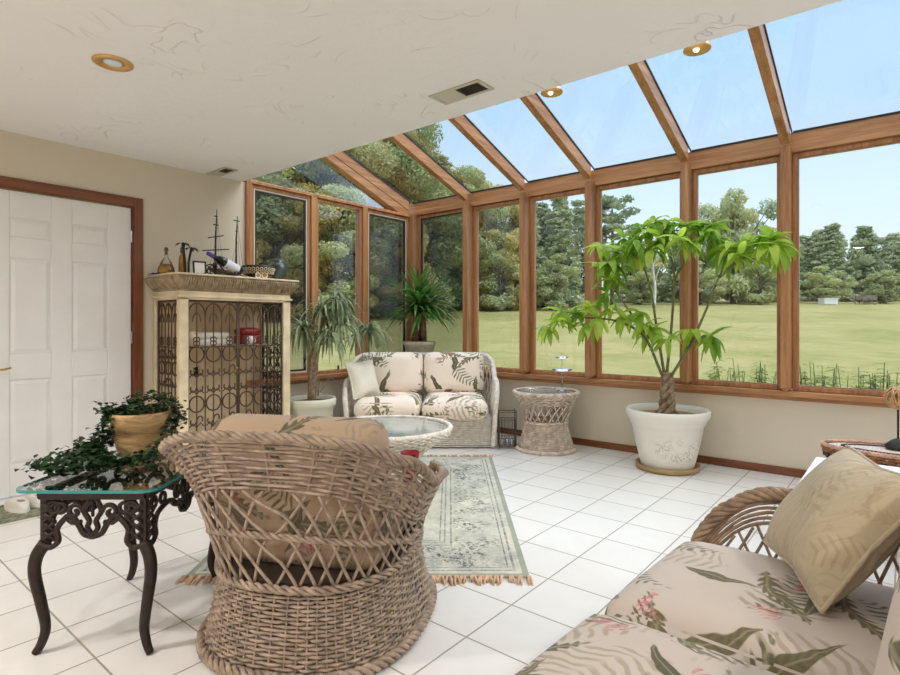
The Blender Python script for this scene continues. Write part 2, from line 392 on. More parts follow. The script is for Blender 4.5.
def pot_lattice():
    t = NT('pot_lattice_ceramic'); co = t.coord(); s = t.n('SeparateXYZ', {0: co})
    an = t.math('MULTIPLY', t.n('Math', {0: s.outputs[1], 1: s.outputs[0]}, operation='ARCTAN2').outputs[0], 12/(2*PI))
    z = t.math('MULTIPLY', s.outputs[2], 5.0)
    g = None
    for op in ('ADD', 'SUBTRACT'):
        q = t.math('ABSOLUTE', t.math('SUBTRACT', t.math('FRACT', t.math(op, t.math('ADD', an, 50.0), z)), .5))
        q = t.math('SUBTRACT', 1.0, t.math('MULTIPLY', q, 26.0), None, True)
        g = q if g is None else t.math('MAXIMUM', g, q)
    g = t.math('MULTIPLY', g, t.math('LESS_THAN', s.outputs[2], .33))
    return t.end(t.bsdf(t.mix(t.math('MULTIPLY', g, .5), lin((220, 218, 200)), lin((166, 164, 140))), .5, t.bump(g, -.4, .006)))
M['pot_lattice'] = pot_lattice()
def wicker_top():
    t = NT('lattice_inlay'); co = t.coord(); s = t.n('SeparateXYZ', {0: co})
    g = None
    for op in ('ADD', 'SUBTRACT'):
        q = t.math('FRACT', t.math('MULTIPLY', t.math(op, s.outputs[0], s.outputs[1]), 26.0)); q = t.math('LESS_THAN', q, .28)
        g = q if g is None else t.math('MAXIMUM', g, q)
    return t.end(t.bsdf(t.mix(g, lin((234, 222, 212)), lin((196, 168, 148))), .4))
M['inlay'] = wicker_top()
def lampglass():
    t = NT('lamp_glow')
    return t.end(t.n('Emission', {0: (1, .72, .42, 1), 1: 2.2}))
M['lamp_on'] = lampglass()
M['lamp_off'] = plain('lamp_lens', (214, 222, 222), .2)
# ================================================================ room shell
b = MB(); b.box((XL-.2, YR-.1, -.12), (XR+.1, YB+.12, 0)); struct(b.build('floor', M['tile']))
b = MB(); b.box((XL-.2, YR-.1, ZC), (XR+.1, YE, ZC+.16)); b.box((XL-.2, YE-.1, ZC+.16), (XR+.1, YE, 3.42)); b.box((XL-.2, YR-.1, 3.36), (XR+.1, YE-.1, 3.42))
struct(b.build('ceiling', M['ceiling']))
DY0, DY1, DZ = .82, 1.772, 2.062               # door opening in the left wall
b = MB()
b.box((XL-.15, YR, 0), (XL, DY0, ZC)); b.box((XL-.15, DY1, 0), (XL, 2.69, ZC)); b.box((XL-.15, DY0, DZ), (XL, DY1, ZC))
b.box((XL-.15, 2.69, 0), (XL, YB, .60)); b.box((XL-.15, YR, ZC), (XL-.02, YE, 3.42))
struct(b.build('wall_left', M['wall']))
b = MB(); b.box((XL, YB, 0), (XR, YB+.12, .60)); struct(b.build('wall_back', M['wall']))
b = MB(); b.box((XR, YR, 0), (XR+.1, YB+.12, ZC)); struct(b.build('wall_right', M['wall']))
b = MB(); b.box((XL, YR-.1, 0), (XR, YR, ZC)); struct(b.build('wall_rear', M['wall']))
b = MB(); b.box((XL+.012, YB-.014, 0), (XR, YB, .062)); struct(b.build('baseboard_back', M['redwood_x'], bevel=.003))
b = MB(); b.box((XL, 1.83, 0), (XL+.012, YB-.014, .062)); struct(b.build('baseboard_left', M['redwood_y'], bevel=.003))
TRIM = [0]
def trim(b, m, **k):
    TRIM[0] += 1; return struct(b.build('trim_%d' % TRIM[0], m, **k))
WIN = [0]
def window(): 
    WIN[0] += 1; o = bpy.data.objects.new('window_%d' % WIN[0], None); C.objects.link(o); o.empty_display_size = .1; return struct(o)
# sills, header beam
b = MB(); b.box((XL-.12, YB-.07, .605), (XR, YB+.10, .648)); b.box((XL, YB-.025, .575), (XR, YB+.0, .605)); trim(b, M['wood_x'], bevel=.006)
b = MB(); b.box((XL-.12, 2.69, .605), (XL+.065, YB-.07, .648)); b.box((XL, 2.69, .575), (XL+.022, YB-.025, .605)); trim(b, M['wood_y'], bevel=.006)
SL = .35; ZG = 2.59                              # roof pitch; height of the glass over Y = 4.87
def zg(y): return ZG+SL*(4.87-y)
b = MB(); b.prism([(4.86, 2.44), (5.0, 2.44), (5.0, zg(5.0)-.006), (4.86, zg(4.86)-.006)], 0, XL-.12, XR); trim(b, M['wood_x'], bevel=.004)
# posts of the window wall with a rafter over each
PX = [464.5, 521.5, 587.5, 684, 785]
posts = [onY(p, 300, 4.78)[0] for p in PX]+[.07, .83, 1.58]
for px in posts:
    b = MB(); b.box((px-.031, 4.785, .672), (px+.031, 4.98, 2.475)); b.prism([(px-.031, .672), (px+.031, .672), (px+.012, .650), (px-.012, .650)], 1, 4.80, 4.98)
    trim(b, M['wood_z'], bevel=.004)
for px in posts+[XL-.005]:
    y0, y1 = 4.79, YE
    b = MB(); b.prism([(y0, zg(y0)-.125), (y0, zg(y0)-.008), (y1, zg(y1)-.008), (y1, zg(y1)-.125)], 0, px-.031, px+.031)
    trim(b, M['wood_y'], bevel=.004)
b = MB(); b.box((XL-.05, 4.80, .648), (XL+.075, 4.98, 2.45)); trim(b, M['wood_z'], bevel=.005)
# windows of the back wall: frame, pane, some with an insect screen
edges = [XL+.075]+posts+[XR]
def sash(b, fn, a0, a1, z0, z1, w, d0, d1):      # four rails; fn maps (along, depth range, z range) to a box
    for (p0, p1, q0, q1) in ((a0, a0+w, z0, z1), (a1-w, a1, z0, z1), (a0+w, a1-w, z0, z0+w), (a0+w, a1-w, z1-w, z1)): fn(b, p0, p1, d0, d1, q0, q1)
def boxY(b, p0, p1, d0, d1, q0, q1): b.box((p0, d0, q0), (p1, d1, q1))
def boxX(b, p0, p1, d0, d1, q0, q1): b.box((d0, p0, q0), (d1, p1, q1))
for i in range(len(edges)-1):
    a0 = edges[i]+(.031 if i else 0); a1 = edges[i+1]-.031
    w = window()
    b = MB(); sash(b, boxY, a0, a1, .649, 2.438, .034, 4.895, 4.96); b.build('window_frame', M['wood_z'], w, bevel=.004)
    b = MB(); b.box((a0+.034, 4.935, .683), (a1-.034, 4.940, 2.404)); b.build('pane', M['glass'], w)
    b = MB(); sash(b, boxY, a0+.034, a1-.034, .683, 2.404, .008, 4.905, 4.93); b.build('bead', M['frame_black'] if i == 0 else M['wood_z'], w)
    if i == 0:
        b = MB(); b.box((a0+.042, 4.915, .691), (a1-.042, 4.9165, 2.396)); b.build('screen', M['screen'], w)
# left wall windows
b = MB(); b.box((XL-.12, 2.69, .648), (XL+.028, 2.745, ZC)); b.box((XL-.12, 2.69, ZC-.002), (XL+.03, 4.80, 2.448)); trim(b, M['wood_z'], bevel=.004)
LP = [2.745, 3.425, 4.10, 4.80]
for y in LP[1:3]:
    b = MB(); b.box((XL-.10, y-.034, .648), (XL+.03, y+.034, ZC-.002)); trim(b, M['wood_z'], bevel=.004)
for i in range(3):
    a0 = LP[i]+(.034 if i else 0); a1 = LP[i+1]-(.034 if i < 2 else 0)
    w = window(); scr = i in (0, 2)
    b = MB(); sash(b, boxX, a0, a1, .649, 2.415, .03, XL-.06, XL+.008); b.build('window_frame', M['wood_z'], w, bevel=.004)
    b = MB(); b.box((XL-.045, a0+.03, .679), (XL-.04, a1-.03, 2.385)); b.build('pane', M['glass'], w)
    if scr:
        b = MB(); sash(b, boxX, a0+.03, a1-.03, .679, 2.385, .014, XL-.02, XL-.002); b.build('bead', M['frame_white'], w)
        b = MB(); sash(b, boxX, a0+.044, a1-.044, .693, 2.371, .016, XL-.026, XL-.006); b.build('screen_frame', M['frame_black'], w)
        b = MB(); b.box((XL-.017, a0+.06, .709), (XL-.0155, a1-.06, 2.355)); b.build('screen', M['screen'], w)
    else:
        b = MB(); b.box((XL-.03, a0+.30, .679), (XL-.016, a0+.315, .72)); b.build('latch', M['frame_black'], w)
# glazed gable over the left windows
w = window()
b = MB(); b.prism([(YE, 2.448), (4.86, 2.448), (4.86, zg(4.86)-.125), (YE, zg(YE)-.125)], 0, XL-.045, XL-.040); b.build('pane', M['glass'], w)
b = MB(); b.prism([(4.80, 2.449), (4.80, zg(4.80)-.126), (YE, zg(YE)-.126), (YE, zg(YE)-.17), (4.62, 2.449)], 0, XL-.07, XL+.02); b.build('window_frame', M['wood_y'], w)
# roof glazing, one pane between each pair of rafters
rf = [XL]+posts+[XR]
for i in range(len(rf)-1):
    a0, a1 = rf[i]+.012, rf[i+1]-.012; w = window()
    b = MB(); b.prism([(5.02, zg(5.02)+.001), (5.02, zg(5.02)+.006), (YE, zg(YE)+.006), (YE, zg(YE)+.001)], 0, a0, a1); b.build('pane', M['glass_roof'], w)
    b = MB()
    for (q0, q1) in ((a0+.018, a0+.026), (a1-.026, a1-.018)):
        b.prism([(4.87, zg(4.87)-.013), (4.87, zg(4.87)), (YE, zg(YE)), (YE, zg(YE)-.013)], 0, q0, q1)
    b.prism([(4.85, zg(4.85)-.010), (4.87, zg(4.87)-.010), (4.87, zg(4.87)), (4.85, zg(4.85))], 0, a0+.03, a1-.03)
    b.build('gasket', M['frame_black'], w)
# ---------------------------------------------------------------- door
d = bpy.data.objects.new('door_1', None); C.objects.link(d); struct(d); d.location = (XL, (DY0+DY1)/2, 0)
DC = (DY0+DY1)/2
y0, y1 = .845-DC, 1.748-DC
b = MB(); b.box((-.05, y0, .008), (-.022, y1, 2.036))
stile = [(y0, y0+.158), (y0+.391, y0+.515), (y1-.158, y1)]
rails = [(.008, .215), (.78, .955), (1.595, 1.73), (1.862, 2.036)]
for p in stile: b.box((-.022, p[0], .008), (-.012, p[1], 2.036))
for r in rails:
    for k in range(2): b.box((-.022, stile[k][1], r[0]), (-.012, stile[k+1][0], r[1]))
b.build('door_panel', M['white_paint'], d, bevel=.004)
for k in range(2):
    for r in range(3):
        a0, a1 = stile[k][1], stile[k+1][0]; z0, z1 = rails[r][1], rails[r+1][0]
        q = MB(); e = .03
        P = [(-.022, a0+.006, z0+.006), (-.022, a1-.006, z0+.006), (-.022, a1-.006, z1-.006), (-.022, a0+.006, z1-.006),
             (-.013, a0+e, z0+e), (-.013, a1-e, z0+e), (-.013, a1-e, z1-e), (-.013, a0+e, z1-e)]
        q.add(P, [(4, 5, 6, 7), (0, 1, 5, 4), (1, 2, 6, 5), (2, 3, 7, 6), (3, 0, 4, 7)])
        q.build('raised_panel', M['white_paint'], d)
b = MB(); b.box((.0, DY0-.06-DC, 0), (.018, DY0+.012-DC, DZ+.055)); b.box((.0, DY1-.012-DC, 0), (.018, DY1+.055-DC, DZ+.055))
b.build('door_casing', M['redwood_z'], d, bevel=.004)
b = MB(); b.box((.0, DY0+.012-DC, DZ-.014), (.018, DY1-.012-DC, DZ+.055)); b.build('door_casing', M['redwood_y'], d, bevel=.004)
b = MB(); b.box((-.13, DY1-.02-DC, 0), (-.001, DY1-DC, DZ-.02)); b.box((-.13, DY0-DC, 0), (-.001, DY0+.02-DC, DZ-.02)); b.box((-.13, DY0-DC, DZ-.02), (-.001, DY1-DC, DZ))
b.build('door_jamb', M['redwood_z'], d)
for z in (.25, 1.05, 1.82):
    b = MB(); b.tube([(-.008, y1+.002, z-.045), (-.008, y1+.002, z+.045)], .006, 8); b.build('hinge', M['silver'], d)
h = onX(8, 369, XL+.05); hz = h[2]
b = MB(); b.lathe([(.026, 0), (.026, .008), (.012, .014)], 20); b = b.moved(Matrix.Translation((-.012, .905-DC, hz)) @ Matrix.Rotation(PI/2, 4, 'Y'))
b.tube(bez([(0, .905-DC, hz), (.04, .905-DC, hz), (.045, .95-DC, hz-.004), (.04, 1.0-DC, hz+.006)], 6), .007, 8); b.build('door_handle', M['brass'], d, smooth=True)
# ---------------------------------------------------------------- ceiling fittings
def downlight(x, y, label, on=False):
    t = thing('recessed_light', label, 'ceiling light', (x, y, ZC), 0, 'gold trimmed recessed ceiling lights')
    b = MB(); b.lathe([(.088, 0), (.088, -.006), (.078, -.010), (.05, -.004), (.046, 0)], 40, caps=False); b.build('trim_ring', M['gold'], t, smooth=True)
    b = MB(); b.lathe([(.047, -.002), (.03, -.010), (.004, -.012)], 24, (0, 0, 0), True); b.build('lens', M['lamp_on'] if on else M['lamp_off'], t, smooth=True)
    return t
p = onX(113, 62, XL)
def onZ(x, y, z): d = ray(x, y); k = (z-CAMH)/d[2]; return (d[0]*k, d[1]*k, z)
p = onZ(113, 62.5, ZC); downlight(p[0], p[1], 'gold trimmed recessed ceiling light above the white door, unlit')
def edge_light(px, py, label):
    p = onY(px, py, YE+.075)
    t = thing('downlight', label, 'ceiling light', (p[0], YE, ZC+.004), 0, 'gold bowl downlights along the ceiling edge'); t.scale = (.78, .78, .9)
    b = MB(); b.lathe([(.074, -.004), (.078, .0), (.074, .012), (.052, .034), (.02, .045), (.002, .046)], 32, (0, .078, 0)); b.build('reflector', M['gold'], t, smooth=True)
    b = MB(); b.sphere((0, .06, .0), .02, 14); b.build('bulb', M['lamp_on'], t, smooth=True)
    b = MB(); b.box((-.015, .001, .004), (.015, .03, .03)); b.build('bracket', M['gold'], t)
edge_light(553, 91, 'gold bowl downlight at the ceiling edge, between the third and fourth wide rafters')
edge_light(698, 47, 'gold bowl downlight at the ceiling edge, larger and nearest the camera')
def vent(px, py, lx, ly, label):
    p = onZ(px, py, ZC); t = thing('ceiling_vent', label, 'vent', (p[0], p[1], ZC), 0)
    b = MB(); 
    for q in (((-lx, -ly), (lx, -ly+.022)), ((-lx, ly-.022), (lx, ly)), ((-lx, -ly+.022), (-lx+.022, ly-.022)), ((lx-.022, -ly+.022), (lx, ly-.022))):
        b.box((q[0][0], q[0][1], -.008), (q[1][0], q[1][1], 0))
    b.build('frame', M['vent'], t, bevel=.002)
    b = MB(); b.box((-lx+.022, -ly+.022, -.0015), (lx-.022, ly-.022, -.0005)); b.build('backing', M['vent_dark'], t)
    for sx in (-1, 1):
        b = MB(); n = 7
        for k in range(n):
            y = -ly+.03+(2*ly-.06)*k/(n-1); x0, x1 = (-lx+.024, -.004) if sx < 0 else (.004, lx-.024); dy = .009 if sx < 0 else -.004
            b.add([(x0, y-dy-.003, -.002), (x1, y-dy-.003, -.002), (x1, y+dy+.003, -.008), (x0, y+dy+.003, -.008), (x0, y-dy-.002, -.0015), (x1, y-dy-.002, -.0015), (x1, y+dy+.004, -.0075), (x0, y+dy+.004, -.0075)],
                  [(0, 1, 2, 3), (7, 6, 5, 4), (0, 4, 5, 1), (2, 6, 7, 3), (1, 5, 6, 2), (0, 3, 7, 4)])
        b.build('louvre', M['vent'] if sx < 0 else M['vent_dark'], t)
vent(461, 92, .17, .075, 'long metal ceiling vent near the glass roof rafters')
vent(222, 171.5, .15, .06, 'small metal ceiling vent in the corner above the carved cabinet')
# wall outlet
b = MB(); b.box((0, -.036, -.058), (.006, .036, .058)); o = onX(293, 400, XL)
t = thing('wall_outlet', 'beige wall outlet plate beside the loveseat\'s left arm, under the left windows', 'outlet', (XL, 3.52, .42))
b.build('plate', M['outlet'], t, bevel=.002)
for z in (-.022, .022):
    b = MB(); b.box((.006, -.017, z-.014), (.0085, .017, z+.014)); b.build('socket', M['white_glaze'], t, bevel=.002)
# ================================================================ wicker helpers
def weave(S, ns, rows, amp, r, spp=3, closed=False, nrm=None, n=5, t0=0., t1=1., sgn0=0, jit=.0):
    """horizontal strands through S(s,t) weaving in and out of ns stakes"""
    b = MB(); m = ns*spp if closed else (ns-1)*spp+1
    for k in range(rows):
        t = t0+(t1-t0)*(k+.5)/rows
        pts = []
        for i in range(m):
            s = i/m if closed else i/(m-1)
            p = np.array(S(s, t)); e = 1e-3
            ds = np.array(S(s+e, t))-np.array(S(s-e, t)); dt = np.array(S(s, min(t+e, 1)))-np.array(S(s, max(t-e, 0)))
            nn = np.cross(ds, dt); nn /= max(np.linalg.norm(nn), 1e-9)
            ph = i/spp*PI+(k+sgn0) % 2*PI
            pts.append(p+nn*amp*math.cos(ph)+(RNG.normal(0, jit, 3) if jit else 0))
        b.tube(pts, r, n, closed)
    return b
def stakes(S, ns, r, closed=False, nt=8, n=5, t0=0., t1=1.):
    b = MB()
    for i in range(ns):
        s = i/ns if closed else i/(ns-1)
        b.tube([S(s, t0+(t1-t0)*j/(nt-1)) for j in range(nt)], r, n)
    return b
def braid(path, R, r, nstr=3, pitch=.07, closed=False, n=5, step=.012):
    P = np.asarray(path, float)
    if closed: P = np.vstack([P, P[:1]])
    L = np.concatenate([[0], np.cumsum(np.linalg.norm(np.diff(P, axis=0), axis=1))])
    m = max(8, int(L[-1]/step)); q = np.linspace(0, L[-1], m, endpoint=not closed)
    Q = np.stack([np.interp(q, L, P[:, i]) for i in range(3)], 1)
    T = np.roll(Q, -1, 0)-np.roll(Q, 1, 0) if closed else np.gradient(Q, axis=0)
    T /= np.linalg.norm(T, axis=1)[:, None]
    A = np.zeros_like(Q); a = np.cross(T[0], [.2, .1, .97]); 
    if np.linalg.norm(a) < .2: a = np.cross(T[0], [1, 0, 0])
    for i in range(m):
        a = a-T[i]*(a@T[i]); a /= np.linalg.norm(a); A[i] = a
    B = np.cross(T, A); b = MB()
    turns = max(1, round(L[-1]/pitch)); ph = 2*PI*turns*q/L[-1]
    for k in range(nstr):
        f = ph+2*PI*k/nstr
        b.tube(Q+R*(np.cos(f)[:, None]*A+np.sin(f)[:, None]*B), r, n, closed)
    return b
def rbox(w, d, h, rad, puff=0., nn=10, side=0.):
    """soft cushion: rounded box centred at the origin, top and bottom puffed"""
    b = MB(); idx = {}; V = []; F = []
    hw = np.array([w/2, d/2, h/2]); rad = min(rad, h/2)
    def vert(p):
        k = tuple(round(q*1000) for q in p)
        if k in idx: return idx[k]
        q = np.array(p, float)
        c = q*hw; inn = np.clip(c, -(hw-rad), hw-rad); o = c-inn
        # project onto the rounded edge
        l = np.linalg.norm(o); f = np.array([max(0, abs(c[i])-(hw[i]-rad)) for i in range(3)])
        mx = f.max()
        if l > 1e-9: c = inn+o/l*mx
        c[2] += puff*math.copysign(1, q[2])*(1-q[0]**4)*(1-q[1]**4)*min(1, abs(q[2])*1.0)
        c[0] += side*q[0]*(1-q[1]**2)*(1-q[2]**2); c[1] += side*q[1]*(1-q[0]**2)*(1-q[2]**2)
        idx[k] = len(V); V.append(c); return idx[k]
    g = [math.sin((i/nn*2-1)*PI/2) for i in range(nn+1)]
    for ax in range(3):
        for sg in (-1, 1):
            for i in range(nn):
                for j in range(nn):
                    q = []
                    for (a, c) in ((i, j), (i+1, j), (i+1, j+1), (i, j+1)):
                        p = [g[a], g[c]]; p.insert(ax, sg); q.append(vert(p))
                    F.append(q if (sg > 0) == (ax != 1) else q[::-1])
    b.add(V, F); return b
def pillow(w, h, th, n=18):
    b = MB(); V = []; F = []
    def P(i, j, s):
        x, y = 2*i/n-1, 2*j/n-1
        px = x*w/2*(1-.10*(1-abs(y))**1.0*abs(x)); py = y*h/2*(1-.10*(1-abs(x))*abs(y))
        z = s*th/2*max(0, (1-abs(x)**2.6)*(1-abs(y)**2.6))**.55
        z += .006*math.sin(5*x+3*y)*(1-x*x)*(1-y*y)
        return (px, py, z)
    for s in (1, -1):
        o = len(V); V += [P(i, j, s) for i in range(n+1) for j in range(n+1)]
        for i in range(n):
            for j in range(n):
                q = (o+i*(n+1)+j, o+(i+1)*(n+1)+j, o+(i+1)*(n+1)+j+1, o+i*(n+1)+j+1); F.append(q if s > 0 else q[::-1])
    b.add(V, F)
    e = [P(i, 0, 0) for i in range(n)]+[P(n, j, 0) for j in range(n)]+[P(n-i, n, 0) for i in range(n)]+[P(0, n-j, 0) for j in range(n)]
    p = MB(); p.tube(e, .006, 6, True)
    return b, p
# ================================================================ barrel armchair in front
def sgp(x, e): return math.copysign(abs(x)**e, x)
def make_chair():
    t = thing('wicker_armchair', 'large grey-brown wicker barrel armchair with lattice back, seen from behind', 'armchair', W(-.492, 2.225, .0095), YAW-math.radians(12))
    def pt(deg, a, bb, z, dy=0, n=2.5): EX = 2/n; f = math.radians(deg); return (a*sgp(math.sin(f), EX), -bb*sgp(math.cos(f), EX)+dy, z)
    def base(s, q): 
        z = .018+.245*q; return pt(360*s, .388-.04*q+.012*(1-q)**3, .45-.05*q, z)
    def ztop(d): d = abs(d); return .785-.072*min(d/48, 1)**2-.205*smooth(46, 112, d)
    def upper(d, z):
        zt = ztop(d); k = max(0, (z-.26)/(zt-.26)); fl = max(0, (z-zt+.18)/.18)
        sd = 1-smooth(60, 125, abs(d))
        return pt(d, .35+(.06+.035*sd)*k**1.2+(.012+.045*sd)*fl**1.5, .40+.035*k+.03*fl*fl, z, -.02*k*sd, 2.4+1.3*k)
    A = 138
    def zb(d): return ztop(d)-.185
    def band(s, q): d = -A+2*A*s; return upper(d, zb(d)+.177*q)
    m = M['wicker']
    b = weave(base, 76, 20, .0055, .0054, 3, True, jit=.0008); b.merge(stakes(base, 76, .0042, True)); b.build('base_weave', m, t, smooth=True)
    b = braid([pt(360*k/120, .406, .466, .016) for k in range(120)], .012, .0095, 3, .09, True); b.build('bottom_braid', m, t, smooth=True)
    b = braid([pt(360*k/120, .357, .41, .272) for k in range(120)], .009, .007, 3, .10, True); b.build('waist_braid', m, t, smooth=True)
    ns = 31
    b = weave(band, ns, 12, .0055, .0058, 4, jit=.0008); b.merge(stakes(band, ns, .0065, nt=7)); b.build('band_weave', m, t, smooth=True)
    rim = [upper(-A+2*A*k/140, ztop(-A+2*A*k/140)) for k in range(141)]
    def down(sg): 
        p = np.array(upper(sg*A, ztop(A))); q = np.array(pt(sg*(A+3), .372, .412, .285))
        return [p*(1-k)**1+q*k+np.array([0, .055*math.sin(k*PI), .0]) for k in (np.arange(1, 13)/12)]
    path = down(-1)[::-1]+rim+down(1)
    b = braid(path, .0105, .0078, 4, .13); b.build('rim_braid', m, t, smooth=True)
    def mid(d): return .27+(zb(d)-.27)*.54
    b = braid([upper(-A+2*A*k/110, mid(-A+2*A*k/110)) for k in range(111)], .0075, .0062, 3, .09); b.build('middle_braid', m, t, smooth=True)
    for nm, lo, hi in (('upper_lattice', mid, zb), ('lower_lattice', lambda d: .275, mid)):
        b = MB()
        for off, n_ in ((15, 29), (-9, 29)):
            for i in range(n_):
                d0 = -A+4+(2*A-8)*i/(n_-1); d1 = max(-A, min(A, d0-off))
                P = []
                for k in range(7):
                    q = k/6; d = d0+(d1-d0)*q; p = np.array(upper(d, lo(d)+(hi(d)-lo(d))*q)); n2 = np.array([p[0], p[1], 0]); n2 /= np.linalg.norm(n2)
                    P.append(p+n2*(.0035 if off > 0 else -.0035))
                b.tube(P, .0056, 6)
        b.build(nm, m, t, smooth=True)
    b = MB(); b.prism([pt(360*k/40, .345, .385, 0)[:2] for k in range(40)], 2, .215, .285); b.build('seat_frame', M['under'], t)
    b = rbox(.62, .70, .15, .06, .025, 12); b.moved(Matrix.Translation((0, .06, .362))).build('seat_cushion', M['floral_tan'], t, smooth=True, uv=True)
    b = rbox(.66, .42, .18, .075, .035, 14)
    b.moved(Matrix.Translation((0, -.225, .60)) @ Matrix.Rotation(math.radians(97), 4, 'X')).build('back_cushion', M['floral_tan'], t, smooth=True, uv=True)
    return t
make_chair()
# red cup standing on the chair seat
t = thing('red_cup', 'small red tapered cup just beyond the armchair\'s right rim', 'cup', W(-.175, 2.43, .462))
b = MB(); b.lathe([(.028, 0), (.031, .02), (.040, .125), (.041, .13), (.038, .13), (.03, .03), (.002, .02)], 28); b.build('cup_body', M['red'], t, smooth=True)
b = MB(); b.lathe([(.0415, .124), (.043, .128), (.0415, .132)], 28, caps=False); b.build('lip', M['red'], t, smooth=True)
# ================================================================ sofas
def make_sofa(name, label, loc, rz, wk, fab, Wd=1.42, D=.72, n_rows=13, group=None, hi=1, bk=.155):
    """front faces local -y; arms at both ends, back along +y"""
    t = thing(name, label, 'loveseat', loc, rz, group)
    hw, hd = Wd/2, D/2; zs, za, zbk = .282, .61, .83
    rc = .20
    # ground plan from the left arm's front, round the back, to the right arm's front
    plan = [(-hw, -hd)]+[(-hw, -hd+(D-rc)*k/10) for k in range(1, 11)]
    plan += [(-hw+rc-rc*math.cos(a), hd-rc+rc*math.sin(a)) for a in np.linspace(0, PI/2, 7)[1:]]
    plan += [(-hw+rc+(Wd-2*rc)*k/12, hd) for k in range(1, 13)]
    plan += [(-x, y) for x, y in plan[:17]][::-1]
    plan = np.array(plan); L = np.concatenate([[0], np.cumsum(np.linalg.norm(np.diff(plan, axis=0), axis=1))]); LT = L[-1]
    def pl(s): q = min(max(s, 0), 1)*LT; return np.array([np.interp(q, L, plan[:, 0]), np.interp(q, L, plan[:, 1])])
    def top(s):
        x, y = pl(s); e = (y+hd)/D
        z = za+(zbk-za)*smooth(.45, .98, e)
        return z-.20*max(0, 1-e/.30)**2.4
    def out(s, z):
        p = pl(s); fl = .03*smooth(zs, za, z)-.02*(1-smooth(0, zs, z)) ; n = np.array([p[0]/hw, 0 if p[1] < hd-rc else (p[1]-hd+rc)/rc]); n /= max(np.linalg.norm(n), 1e-6)
        p = p+n*fl; return (p[0], p[1], z)
    S1 = lambda s, q: out(s, .012+(zs-.012)*q)
    weave(S1, 56*hi, n_rows+3, .005, .006, 3, jit=.0006, n=4).build('side_weave', wk, t, smooth=True)
    stakes(S1, 56*hi, .0045, n=4).build('side_stakes', wk, t, smooth=True)
    zlo = lambda s: top(s)-.10
    S2 = lambda s, q: out(s, zlo(s)+.095*q)
    weave(S2, 40*hi, 6, .006, .0064, 3, jit=.0006, n=4).build('rim_weave', wk, t, smooth=True)
    b = MB(); nl = 54
    for off in (.035, -.035):
        for i in range(nl):
            s0 = i/(nl-1); s1 = min(1, max(0, s0+off))
            z1 = zlo(s1)
            if z1-zs < .02: continue
            P = []
            for k in range(6):
                q = k/5; s = s0+(s1-s0)*q; P.append(np.array(out(s, zs+(zlo(s1)-zs)*q))+np.array([.003 if off > 0 else -.003]*2+[0]))
            b.tube(P, .005, 5)
    b.build('lattice', wk, t, smooth=True)
    path = [out(0, .0+zz) for zz in (.03, .12, .2, .3, .38)]+[out(k/120, top(k/120)) for k in range(121)]+[out(1, zz) for zz in (.38, .3, .2, .12, .03)]
    path = [np.array(p)+np.array([0, -.012*(abs(p[1]+hd) < .08), 0]) for p in path]
    braid(path, .014, .010, 5, .16, n=6).build('rim_braid', wk, t, smooth=True)
    F = lambda s, q: (-hw+.03+(Wd-.06)*s, -hd+.015+.02*q, .012+(zs-.012)*q)
    weave(F, 30*hi, n_rows+3, .006, .0068, 3, jit=.0006, n=4).build('front_weave', wk, t, smooth=True)
    b = MB(); b.box((-hw+.035, -hd+.045, .03), (hw-.035, hd-.05, zs-.005)); b.build('seat_frame', M['under'] if wk != M['wicker_white'] else wk, t)
    for s in (-1, 1):
        cw = hw-.055
        b = rbox(cw-.010, D-.02, .165, .075, .03, 14); b.moved(Matrix.Translation((s*cw/2, -.06, zs+.078))).build('seat_cushion', fab, t, smooth=True, uv=True)
        b = rbox(cw-.02, .42, .17, .075, .03, 12)
        b.moved(Matrix.Translation((s*(cw-.01)/2, hd-bk, .655)) @ Matrix.Rotation(math.radians(80), 4, 'X')).build('back_cushion', fab, t, smooth=True, uv=True)
    return t
SOFA1 = make_sofa('loveseat', 'pale wicker loveseat with floral cushions angled across the window corner', W(-.27, 5.50), YAW, M['wicker_white'], M['floral_far'], 1.37)
SOFA2 = make_sofa('loveseat', 'taupe wicker loveseat with floral seat cushions in the lower right foreground', (-.150, 1.325, 0), -PI/2-.055, M['wicker_sofa'], M['floral'], 1.34, .86, 13, None, 1, .18)
b, p = pillow(.36, .36, .14)
o = W(-.83, 5.33, .625)
t = thing('throw_pillow', 'plain cream throw pillow leaning on the left arm of the pale loveseat', 'pillow', o, YAW+.95)
R = Matrix.Rotation(math.radians(72), 4, 'X')
b.moved(R).build('cover', M['cream_cloth'], t, smooth=True, uv=True); p.moved(R).build('piping', M['cream_cloth'], t, smooth=True)
b, p = pillow(.43, .375, .17, 24)
t = thing('throw_pillow', 'tan leaf-embossed throw pillow propped at the far end of the foreground loveseat', 'pillow', (-.140, 1.772, .640))
XD = Vector((.428, -.904, 0)).normalized(); UD = (Vector((.904, .428, 0)).normalized()*math.sin(.64)+Vector((0, 0, math.cos(.64)))).normalized(); ND = XD.cross(UD)
R = Matrix((XD, UD, ND)).transposed().to_4x4()
b.moved(R).build('cover', M['tan_cloth'], t, smooth=True, uv=True); p.moved(R).build('piping', M['tan_cloth'], t, smooth=True)
